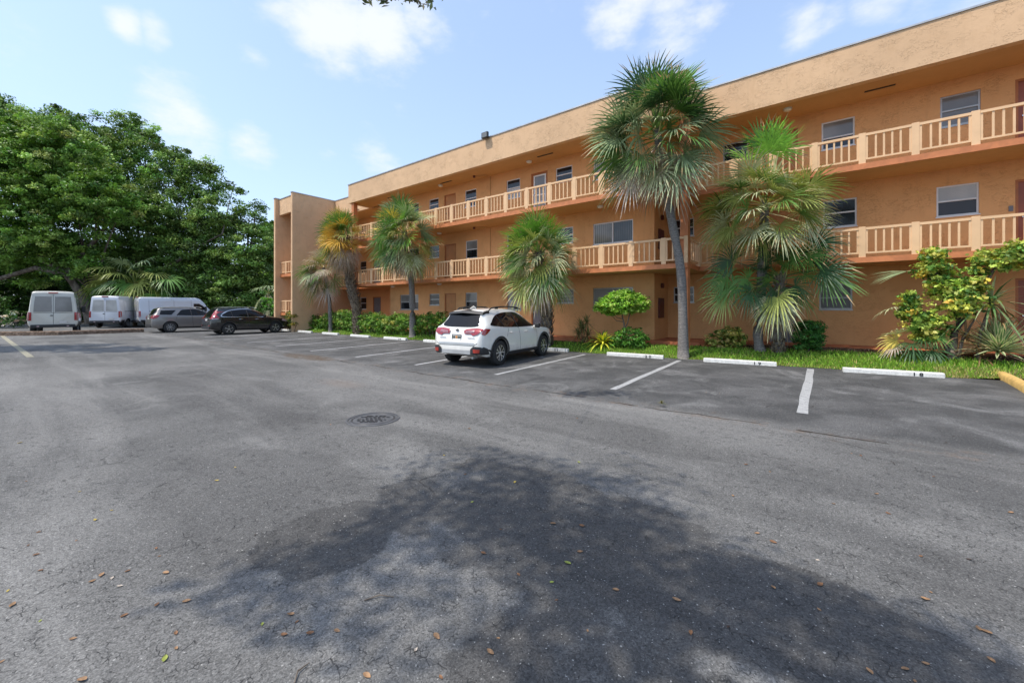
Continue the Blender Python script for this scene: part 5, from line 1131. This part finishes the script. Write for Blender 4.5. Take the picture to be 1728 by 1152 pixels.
# --- black crossover at the end of the row
def crv_solid(car, bv):
    for s in (-1, 1):
        MB().tube([(.6, s * .60, 1.60), (1.0, s * .61, 1.665), (2.2, s * .61, 1.66), (2.5, s * .60, 1.60)], .014, 6).build('roof_rail', M['silver'], car, smooth=True)
        MB().box((2.75, s * .92, 1.04), (2.92, s * 1.08, 1.20)).build('mirror', M['pblack'], car, bevel=.04)
        for x in (1.55, 2.45): MB().tube([(x - .1, s * .915, .93), (x, s * .94, .935), (x + .1, s * .915, .93)], .014, 6).build('door_handle', M['chrome'], car)
    MB().box((.03, -.16, .80), (.05, .16, .95)).build('licence_plate', M['plate'], car)
CRVG = [(.55, 1.17), (.75, 1.32), (1.05, 1.45), (1.6, 1.525), (2.15, 1.51), (2.6, 1.36), (3.0, 1.10), (2.3, 1.07), (1.4, 1.085), (.75, 1.10)]
CRV = dict(L=4.53, r=.35, ax=(.92, 3.54), track=.79, arch=.40, spokes=5, style='v',
    top=[(0, .62), (.03, .95), (.10, 1.05), (.20, 1.25), (.38, 1.53), (.55, 1.60), (1.0, 1.635), (1.6, 1.645), (2.1, 1.615), (2.5, 1.50), (2.9, 1.26), (3.15, 1.12), (3.4, 1.06), (3.9, .98), (4.25, .86), (4.45, .70), (4.53, .55)],
    w=[(0, .70), (.06, .82), (.3, .89), (.92, .91), (3.5, .91), (4.0, .88), (4.3, .78), (4.53, .58)], roofw=[(0, .68), (.4, .60), (1.5, .60), (2.4, .58), (3.15, .70), (4.53, .55)],
    bot=[(0, .36), (.4, .25), (4.0, .24), (4.53, .34)], belt=[(0, 1.0), (.4, 1.13), (1.5, 1.09), (3.0, 1.03), (4.53, .9)], solid=[crv_solid], decals=[
        ('window_trim', curve([(x + (-.05 if x < 1 else .05 if x > 2.7 else 0), z + (.035 if z > 1.2 else -.03)) for x, z in CRVG], 5), 'lr', 'chrome', .006), ('side_window', curve(CRVG, 5), 'lr', 'cglass', .012),
        ('window_pillar', strip([(1.95, 1.08), (1.90, 1.52)], .05), 'lr', 'clad', .016), ('window_pillar', strip([(1.12, 1.1), (1.05, 1.45)], .03), 'lr', 'clad', .016),
        ('tail_light', [(.0, .96), (.02, 1.10), (.25, 1.47), (.40, 1.52), (.30, 1.20), (.45, 1.03), (.40, .97)], 'lr', 'red', .012, .04), ('tail_light', [(.55, .98), (.52, 1.1), (.56, 1.45), (.70, 1.45), (.82, 1.05), (.80, .96)], 'bb', 'red', .012),
        ('tail_lamp_lens', [(.08, .93), (.08, 1.0), (.34, 1.0), (.42, .955)], 'lr', 'clear', .018, .04),
        ('rear_window', curve([(-.52, 1.16), (-.46, 1.48), (0, 1.52), (.46, 1.48), (.52, 1.16), (0, 1.13)], 4), 'b', 'cglass', .008), ('windscreen', curve([(-.62, 1.18), (-.55, 1.45), (0, 1.54), (.55, 1.45), (.62, 1.18)], 4), 'f', 'cglass', .006),
        ('badge', [(-.06, 1.0), (-.06, 1.08), (.06, 1.08), (.06, 1.0)], 'b', 'chrome', .018, .03), ('bumper_trim', [(-.7, .36), (-.7, .52), (.7, .52), (.7, .36)], 'b', 'clad', .01), ('reflector', [(.55, .55), (.55, .60), (.72, .60), (.72, .55)], 'bb', 'red', .014),
        ('sill', [(1.3, .25), (1.3, .33), (3.15, .33), (3.15, .25)], 'lr', 'clad', .012), ('wheel_arch', ring_poly(.92, .35, .40, .44, -14, 194), 'lr', 'clad', .012), ('wheel_arch', ring_poly(3.54, .35, .40, .44, -14, 194), 'lr', 'clad', .012),
        ('door_seam', strip([(2.02, .36), (1.97, 1.05)], .012), 'lr', 'dark', .003), ('door_seam', strip([(3.08, .38), (3.0, 1.02)], .012), 'lr', 'dark', .003), ('headlight', [(3.9, .80), (4.0, .92), (4.38, .78), (4.40, .70)], 'lr', 'clear', .01)])
make_car('black crossover with tall red tail lights parked at the far end of the bays', (-29.2, 8.86, 0), R(90.5), CRV, M['pblack'], 'crossovers parked at the far end')
# --- grey crossover
def eqx_solid(car, bv):
    for s in (-1, 1):
        MB().tube([(.6, s * .62, 1.62), (1.0, s * .63, 1.69), (2.4, s * .63, 1.69), (2.7, s * .62, 1.63)], .016, 6).build('roof_rail', M['silver'], car, smooth=True)
        MB().box((2.95, s * .94, 1.06), (3.12, s * 1.10, 1.22)).build('mirror', M['pgrey'], car, bevel=.04)
        for x in (1.6, 2.6): MB().tube([(x - .1, s * .925, .95), (x, s * .95, .955), (x + .1, s * .925, .95)], .014, 6).build('door_handle', M['pgrey'], car)
    MB().box((.03, -.16, .82), (.05, .16, .97)).build('licence_plate', M['plate'], car)
EQX = dict(L=4.77, r=.36, ax=(.97, 3.83), track=.80, arch=.41, spokes=9, style='s',
    top=[(0, .62), (.03, .98), (.10, 1.10), (.22, 1.32), (.40, 1.58), (.6, 1.645), (1.1, 1.675), (1.8, 1.675), (2.3, 1.64), (2.7, 1.52), (3.1, 1.28), (3.35, 1.14), (3.6, 1.09), (4.2, 1.0), (4.5, .88), (4.7, .72), (4.77, .55)],
    w=[(0, .72), (.06, .84), (.3, .905), (.97, .92), (3.8, .92), (4.3, .88), (4.6, .76), (4.77, .60)], roofw=[(0, .70), (.4, .63), (1.5, .63), (2.6, .60), (3.35, .72), (4.77, .55)],
    bot=[(0, .36), (.4, .26), (4.2, .25), (4.77, .34)], belt=[(0, 1.05), (.4, 1.15), (1.5, 1.12), (3.2, 1.05), (4.77, .9)], solid=[eqx_solid], decals=[
        ('side_window', [(1.28, 1.14), (1.50, 1.42), (1.62, 1.50), (2.2, 1.55), (2.55, 1.50), (2.95, 1.28), (3.2, 1.12), (2.2, 1.11)], 'lr', 'cglass', .008), ('side_window', [(.42, 1.19), (.50, 1.45), (1.28, 1.47), (1.02, 1.17)], 'lr', 'cglass', .008),
        ('window_pillar', strip([(2.10, 1.11), (2.06, 1.55)], .05), 'lr', 'clad', .014),
        ('tail_light', [(.0, .98), (.03, 1.10), (.20, 1.17), (.42, 1.13), (.30, .96), (.12, .90)], 'lr', 'red', .012, .04), ('tail_light', [(.52, .96), (.52, 1.10), (.78, 1.14), (.84, .94)], 'bb', 'red', .012),
        ('rear_window', curve([(-.6, 1.20), (-.54, 1.53), (0, 1.56), (.54, 1.53), (.6, 1.20)], 4), 'b', 'cglass', .008), ('windscreen', curve([(-.64, 1.2), (-.56, 1.48), (0, 1.57), (.56, 1.48), (.64, 1.2)], 4), 'f', 'cglass', .006),
        ('bumper_trim', [(-.75, .36), (-.75, .55), (.75, .55), (.75, .36)], 'b', 'clad', .01), ('sill', [(1.36, .26), (1.36, .36), (3.4, .36), (3.4, .26)], 'lr', 'clad', .012),
        ('door_seam', strip([(2.18, .36), (2.12, 1.1)], .012), 'lr', 'dark', .003), ('door_seam', strip([(1.25, .85), (1.32, 1.12)], .012), 'lr', 'dark', .003), ('headlight', [(4.1, .82), (4.2, .95), (4.6, .80), (4.64, .70)], 'lr', 'clear', .01)])
make_car('grey metallic crossover parked just left of the black one', (-34.9, 7.35, 0), R(90), EQX, M['pgrey'], 'crossovers parked at the far end')
# --- panel vans
def van_solid(paint):
    def f(car, bv):
        for s in (-1, 1):
            MB().box((4.38, s * 1.0, 1.30), (4.52, s * 1.22, 1.72)).build('mirror', M['dark'], car, bevel=.03)
        MB().box((.0 - .03, -.20, 2.47), (.08, .20, 2.54)).build('roof_lamp', M['red'], car, bevel=.02)
        MB().box((-.09, -.90, .42), (.10, .90, .60)).build('rear_bumper', M['clad'], car, bevel=.02)
        for s in (-1, 1): MB().box((-.10, s * .60 - .05, .47), (-.085, s * .60 + .05, .53)).build('reflector', M['clear'], car)
        MB().box((-.035, -.55, .66), (-.02, -.25, .80)).build('licence_plate', M['plate'], car)
        MB().box((-.03, .02, 1.12), (-.005, .12, 1.17)).build('door_handle', M['dark'], car)
    return f
def van_spec(H, paint, win='glasswhite'):
    return dict(L=5.55, r=.345, ax=(1.03, 4.33), track=.87, arch=.42, tw=.23, spokes=8, style='s',
        top=[(0, H - .16), (.03, H - .08), (.12, H - .02), (.5, H), (3.6, H), (4.0, H - .05), (4.3, H - .28), (4.65, H - .78), (4.9, 1.40), (5.2, 1.24), (5.42, 1.05), (5.55, .72)],
        w=[(0, .98), (.05, 1.02), (.4, 1.03), (4.2, 1.03), (4.9, 1.0), (5.3, .90), (5.55, .72)], roofw=[(0, .84), (3.8, .84), (4.3, .80), (4.9, .88), (5.55, .7)],
        bot=[(0, .50), (.2, .42), (5.2, .34), (5.55, .36)], belt=[(0, 1.35), (4.9, 1.30), (5.55, 1.0)], solid=[van_solid(paint)], decals=[
            ('rear_window', curve([(.06, 1.40), (.07, H - .40), (.12, H - .34), (.66, H - .34), (.72, H - .42), (.78, 1.42), (.70, 1.36), (.14, 1.36)], 3), 'bb', win, .010), ('door_seam', strip([(0, .60), (0, H - .2)], .014), 'b', 'dark', .006, .1),
            ('tail_light', [(.86, .84), (.86, 1.34), (.96, 1.34), (.98, .84)], 'bb', 'red', .012), ('tail_light', [(.01, .84), (.01, 1.34), (.10, 1.34), (.10, .84)], 'lr', 'red', .012), ('tail_lamp_lens', [(.02, .84), (.02, .94), (.09, .94), (.09, .84)], 'lr', 'clear', .016),
            ('door_panel_seam', strip([(-.78, 1.30), (.78, 1.30)], .014), 'b', 'dark', .004), ('panel_seam', strip([(.62, 1.0), (.62, H - .25)], .014), 'lr', 'dark', .004), ('panel_seam', strip([(2.25, .55), (2.25, H - .25)], .014), 'lr', 'dark', .004), ('panel_seam', strip([(3.45, .55), (3.45, H - .22)], .014), 'lr', 'dark', .004),
            ('slide_rail', strip([(.62, 1.33), (2.2, 1.33)], .035), 'lr', 'dark', .008), ('panel_crease', strip([(.7, H - .42), (3.4, H - .42)], .016), 'lr', 'silver', .006),
            ('side_window', [(3.62, 1.42), (3.62, 1.98), (4.02, 1.98), (4.30, 1.80), (4.62, 1.42)], 'lr', 'cglass', .010), ('windscreen', curve([(-.8, 1.45), (-.7, H - .42), (0, H - .36), (.7, H - .42), (.8, 1.45), (0, 1.42)], 4), 'f', 'cglass', .01),
            ('sill', [(.1, .43), (.1, .62), (.55, .62), (.55, .43)], 'lr', 'clad', .012), ('sill', [(1.5, .42), (1.5, .56), (3.85, .56), (3.85, .42)], 'lr', 'clad', .012), ('bumper', [(4.8, .36), (4.8, .70), (5.5, .70), (5.5, .36)], 'lr', 'clad', .012), ('headlight', [(4.95, .90), (5.0, 1.10), (5.3, 1.05), (5.36, .88)], 'lr', 'clear', .01)])
GV = 'white panel vans at the back of the lot'
def van(label, rear, rz, H, paint, win='glasswhite'):
    d = Vector((math.cos(rz), math.sin(rz))); p = Vector(rear) + d * 1.03
    return make_car(label, (p.x, p.y, 0.02), rz, van_spec(H, paint, win), M[paint], GV, 'van', 'panel_van')
q = PZ(90, 520, 24.4); van('dusty cream van seen from straight behind, at the left under the leaning tree', (q.x, q.y), R(172.5), 2.62, 'pvanw', 'glassblind')
q = PZ(177, 520, 32.2); van('pale grey white van turned half away, between the dusty van and the long van', (q.x, q.y), R(147), 2.58, 'pvan', 'glasswhite')
van('long white van seen from the side, behind the grey crossover', (-45.2, 7.55), R(90), 2.52, 'pvan', 'glasswhite')

# ------------------------------------------------------------------ wheel stops with their numbers
def text_mesh(s, size, mat, name, parent, loc, rot, sx=1):
    cu = bpy.data.curves.new(name, 'FONT'); cu.body = s; cu.size = size; cu.extrude = .0015; cu.align_x = 'CENTER'; cu.align_y = 'CENTER'; cu.offset = .0035
    ob = bpy.data.objects.new(name + '_c', cu); COL.objects.link(ob); dg = bpy.context.evaluated_depsgraph_get(); me = bpy.data.meshes.new_from_object(ob.evaluated_get(dg)); bpy.data.objects.remove(ob)
    me.materials.clear(); me.materials.append(mat); o = bpy.data.objects.new(name, me); COL.objects.link(o); o.parent = parent; o.location = loc; o.rotation_euler = rot; o.scale = (sx, 1, 1); return o
GS = 'concrete wheel stops along the lawn'
def wheel_stop(u, v, rz, num, label, L=1.83):
    t = thing('wheel_stop', (u, v, 0), R(rz), label, 'wheel stop', GS); h = L / 2; r2 = random.Random(int(u * 10))
    prof = [(-.075, 0), (-.068, .085), (-.05, .112), (.05, .112), (.068, .085), (.075, 0)]; mb = MB(); n = len(prof); xs = [-h, -h + .02, -h * .5, 0, h * .5, h - .02, h]; V = []
    for i, x in enumerate(xs):
        k = .93 if i in (0, len(xs) - 1) else 1
        for y, z in prof: V.append((x, y * k + r2.uniform(-.002, .002), z * k + (r2.uniform(-.002, .002) if z else 0)))
    mb.add(V, [(i * n + k, i * n + k + 1, (i + 1) * n + k + 1, (i + 1) * n + k) for i in range(len(xs) - 1) for k in range(n - 1)] + [tuple(range(n))[::-1], tuple(range((len(xs) - 1) * n, len(xs) * n))])
    mb.build('block', M['stop'], t)
    for i_, ch_ in enumerate(num or ''): text_mesh(ch_, .108, M['dark'], 'digit', t, (h - .52 + .12 * i_, -.0748, .046), (R(85.3), 0, 0), 1.3)
    return t
for u, v, rz, n, l in [(1.33, 13.30, 8, '18', 'white wheel stop with the black number 18, nearest the yellow kerb'), (-1.90, 13.22, 6, '19', 'white wheel stop with the black number 19'), (-4.88, 12.96, 5, '20', 'white wheel stop with the black number 20, in front of the umbrella shaped tree'),
                       (-8.3, 12.98, 2, '21', 'white wheel stop with the black number 21, its end showing past the white car'), (-11.3, 12.8, 0, '22', 'wheel stop hidden behind the white car'), (-14.15, 12.72, 0, None, 'white wheel stop just left of the white car'),
                       (-17.35, 12.75, 0, '24', 'white wheel stop below the straight grey palm trunk'), (-20.5, 12.72, 0, None, 'white wheel stop in front of the wide loose bush'), (-23.85, 12.80, 0, None, 'white wheel stop below the thick golden palm'),
                       (-27.1, 12.8, 0, None, 'white wheel stop at the foot of the stair tower wall'), (-30.5, 12.95, 0, None, 'farthest wheel stop, at the nose of the black car')]: wheel_stop(u, v, rz, n, l)
# yellow kerb
a, b = Vector((3.32, 14.85)), Vector((2.98, 10.8)); t = thing('yellow_kerb', (3.3, 14.8, 0), 0, 'rounded yellow painted concrete kerb ending at the right of the lawn', 'kerb')
mb = MB(); prof = [(-.09, -.01), (-.085, .10), (-.05, .145), (.05, .145), (.085, .10), (.09, -.01)]; d = (b - a).normalized(); nrm = Vector((-d.y, d.x)); V = []; n = len(prof); K = 14
for i in range(K + 1):
    s = i / K; c = a.lerp(b, s) + nrm * (.05 * math.sin(s * 3)); k = min(1, .35 + s * 9); kz = min(1, .45 + s * 6)
    for y, z in prof: V.append((c.x + nrm.x * y * k, c.y + nrm.y * y * k, z * kz))
mb.add(V, [(i * n + k, i * n + k + 1, (i + 1) * n + k + 1, (i + 1) * n + k) for i in range(K) for k in range(n - 1)] + [tuple(range(n))[::-1], tuple(range(K * n, (K + 1) * n))]); mb.build('kerb_stone', M['yellowcurb'], t, smooth=True, off=(3.3, 14.8, 0), sharp=60)
# low brown kerb in front of the vans
pts = [(-41.4, -2.0), (-38.0, .3), (-36.0, 2.6), (-36.2, 6.4)]; mb = MB(); prof = [(-.14, -.01), (-.12, .20), (-.05, .25), (.10, .25), (.14, .20), (.14, -.01)]; V = []; n = len(prof)
for i, p in enumerate(pts):
    p = Vector(p); d = (Vector(pts[min(i + 1, 3)]) - Vector(pts[max(i - 1, 0)])).normalized(); nrm = Vector((-d.y, d.x))
    for y, z in prof: V.append((p.x + nrm.x * y, p.y + nrm.y * y, z))
t = thing('brown_kerb', (-36.0, 2.6, 0), 0, 'low weathered brown kerb running in front of the vans', 'kerb')
mb.add(V, [(i * n + k, i * n + k + 1, (i + 1) * n + k + 1, (i + 1) * n + k) for i in range(3) for k in range(n - 1)]); mb.build('kerb_stone', M['curbsoil'], t, off=(-36.0, 2.6, 0))
# manhole cover with raised marks
q = G(630, 707); t = thing('manhole_cover', (q.x, q.y, .0), R(37), 'round cast iron manhole cover with raised lettering in the asphalt', 'manhole cover')
r0 = .335; MB().lathe([(0, .006), (r0, .006), (r0 + .002, -.01)], 48).build('lid', M['iron'], t)
mb = MB(); mb.lathe([(r0 + .008, .004), (r0 + .010, .009), (r0 + .035, .009), (r0 + .04, .002)], 48); mb.build('frame', M['iron'], t)
mb = MB(); mb.lathe([(r0 - .055, .006), (r0 - .05, .010), (r0 - .035, .010), (r0 - .03, .006)], 48); rr = random.Random(2)
for row, (y, n) in enumerate(((.15, 5), (.085, 7), (.02, 4), (-.045, 7), (-.11, 6), (-.17, 4))):
    for k in range(n):
        x = (k - (n - 1) / 2) * .062 + rr.uniform(-.006, .006); w = rr.uniform(.018, .026); mb.box((x - w, y - .02, .006), (x - w + .010, y + .02, .0125)); mb.box((x - w, y - .02, .006), (x + w * .8, y - .011, .0128))
        if rr.random() < .6: mb.box((x + w * .5, y - .02, .006), (x + w * .5 + .010, y + .02, .0122))
mb.build('raised_marks', M['rimd'], t)

# ------------------------------------------------------------------ fallen leaves
def leaf_mesh(seed):
    rr = random.Random(seed); V = []; n = 5; cu = rr.uniform(.15, .5); tw = rr.uniform(-.3, .3)
    for i in range(n + 1):
        s = i / n; w = .32 * math.sin(math.pi * min(1, s * .92 + .05)) ** .8 * (1 - .25 * s); z = cu * (s - .5) ** 2 * 1.2 + .02
        V += [(s - .5, -w, z + w * .5 + tw * (s - .5) * .3), (s - .5, 0, z), (s - .5, w, z + w * .6 - tw * (s - .5) * .3)]
    mb = MB(); mb.add(V, [(i * 3 + k, i * 3 + k + 1, i * 3 + k + 4, i * 3 + k + 3) for i in range(n) for k in range(2)]); return mb
def mk_deadleaf(name, col): return plain(name, col, .7, var=.35, scale=40)
LM = {'brown': mk_deadleaf('brown_dry_leaf', (.20, .095, .04)), 'orange': mk_deadleaf('orange_dry_leaf', (.29, .165, .08)), 'yellow': mk_deadleaf('yellow_leaf', (.42, .31, .06)), 'green': mk_deadleaf('green_leaf', (.30, .34, .06)), 'pale': mk_deadleaf('pale_leaf', (.50, .42, .34)), 'dark': mk_deadleaf('dark_leaf', (.05, .03, .02))}
LL = {'brown': 'curled brown dry leaf lying on the asphalt', 'orange': 'orange brown dry leaf lying on the asphalt', 'yellow': 'small yellow leaf lying on the asphalt', 'green': 'yellow green leaf lying on the asphalt', 'pale': 'pale bleached leaf lying on the asphalt', 'dark': 'dark shrivelled leaf lying on the asphalt'}
protos = {}
lst = [(253, 545, 'yellow'), (355, 604, 'yellow'), (302, 635, 'yellow'), (123, 673, 'brown'), (242, 700, 'orange'), (495, 725, 'brown'), (505, 750, 'orange'), (128, 795, 'brown'), (527, 803, 'orange'), (322, 810, 'orange'), (292, 830, 'orange'), (405, 797, 'brown'), (25, 860, 'yellow'), (593, 893, 'orange'),
       (497, 905, 'brown'), (395, 938, 'brown'), (128, 955, 'green'), (232, 1012, 'orange'), (558, 995, 'brown'), (560, 1042, 'orange'), (524, 1075, 'green'), (833, 965, 'green'), (903, 1000, 'brown'), (943, 958, 'brown'), (1070, 987, 'orange'), (1582, 1010, 'orange'), (1557, 1055, 'orange'), (1165, 1130, 'orange'), (260, 1143, 'orange'),
       (747, 468, 'yellow'), (688, 510, 'yellow'), (83, 512, 'brown'), (1410, 430, 'yellow'), (1500, 578, 'green'), (1478, 490, 'brown'), (642, 402, 'dark'), (1590, 665, 'brown'), (1535, 740, 'brown'), (922, 935, 'orange'), (1387, 1005, 'orange'), (1400, 1135, 'brown'), (810, 682, 'dark'), (1320, 1047, 'pale'), (355, 820, 'pale'), (380, 845, 'pale'), (63, 390, 'yellow'), (40, 905, 'orange'), (115, 745, 'brown'), (90, 715, 'brown'), (5, 1085, 'orange'), (1300, 277, 'dark'), (1425, 550, 'pale'), (985, 995, 'brown'), (1635, 515, 'yellow'), (1050, 332, 'orange'), (1490, 345, 'orange'), (565, 195, 'dark')]
lst = [(x / 1.882, 540 + y / 1.882, c) for x, y, c in lst]
l2 = [(138, 567, 'orange'), (237, 575, 'brown'), (225, 360, 'green'), (790, 368, 'brown'), (870, 392, 'orange'), (746, 473, 'orange'), (1145, 330, 'orange'), (1177, 338, 'brown'), (1424, 408, 'brown'), (1230, 467, 'orange'), (1085, 500, 'orange'), (1270, 533, 'brown'), (1570, 458, 'pale'), (1683, 530, 'orange'), (827, 600, 'orange'), (882, 630, 'brown'), (1032, 690, 'pale'), (1380, 677, 'brown'),
      (1543, 688, 'dark'), (187, 700, 'green'), (230, 662, 'orange'), (22, 740, 'brown'), (135, 765, 'green'), (350, 790, 'orange'), (150, 825, 'brown'), (555, 825, 'orange'), (882, 782, 'orange'), (1040, 773, 'brown'), (1036, 857, 'orange'), (1395, 822, 'orange'), (1413, 798, 'orange'), (255, 928, 'orange'), (603, 935, 'brown'), (1575, 922, 'orange'), (1600, 932, 'orange'), (1207, 1065, 'orange'), (1327, 1058, 'orange'),
      (1395, 1040, 'orange'), (1618, 1028, 'orange'), (1360, 1098, 'orange'), (730, 915, 'dark'), (1540, 345, 'dark'), (850, 358, 'dark'), (1290, 365, 'dark'), (1000, 296, 'dark'), (432, 262, 'dark'), (1490, 272, 'dark'), (1465, 294, 'dark'), (700, 128, 'orange'), (655, 125, 'orange'), (358, 142, 'orange'), (220, 212, 'brown'), (835, 232, 'orange'), (480, 183, 'pale')]
lst += [(864 + x / 2, 600 + y / 2, c) for x, y, c in l2]
rr = random.Random(8)
for i, (x, y, c) in enumerate(lst):
    key = (c, i % 4)
    if key not in protos: protos[key] = leaf_mesh(i % 4 + 10 * (ord(c[0]) % 7)).build('fallen_leaf', LM[c], smooth=True); o = protos[key]
    else: o = protos[key].copy(); COL.objects.link(o)
    q = G(x, y); s = rr.uniform(.018, .046) * (.7 if c in ('dark', 'pale') else 1); o.location = (q.x, q.y, .001 + (.0)); o.scale = (s, s, s); o.rotation_euler = (rr.uniform(-.1, .1), rr.uniform(-.1, .1), rr.uniform(0, 6.28))
    w = 'on the parking bays' if y < 665 else ('in the shade at the bottom left' if x < 560 else 'in the shade at the bottom middle' if x < 1050 else 'in the shade at the bottom right') if y > 900 else ('on the open lane at the left' if x < 500 else 'on the open lane in the middle' if x < 1100 else 'on the open lane at the right')
    tag(o, LL[c].replace(' lying on the asphalt', '') + ' lying ' + w, 'leaf', c + ' leaves ' + w)
for x, y, L_, rz in ((864 - 864 + 640, 1010, .16, .9), (508, 1136, .10, 2.2)):
    q = G(x, y); MB().tube([(-L_ / 2, 0, .006), (0, .015, .012), (L_ / 2, -.01, .005)], [.003, .0035, .002], 6).build('twig', M['bark']); o = bpy.data.objects['twig'] if x == 640 else bpy.data.objects['twig.001']
    o.location = (q.x, q.y, 0); o.rotation_euler = (0, 0, rz); tag(o, 'thin curved dark twig on the shaded asphalt' if x == 640 else 'short pale twig near the bottom edge', 'twig')
# weed growing from the seam
q = G(864 + 505 / 2, 600 + 172 / 2)
strap_plant('weed_tuft', q, 26, .09, .006, (10, 80), .4, [(.22, .17, .07), (.12, .14, .04)], (2, 2), 'tiny dry weed tuft growing from the long crack in the asphalt', 'plant', 13)
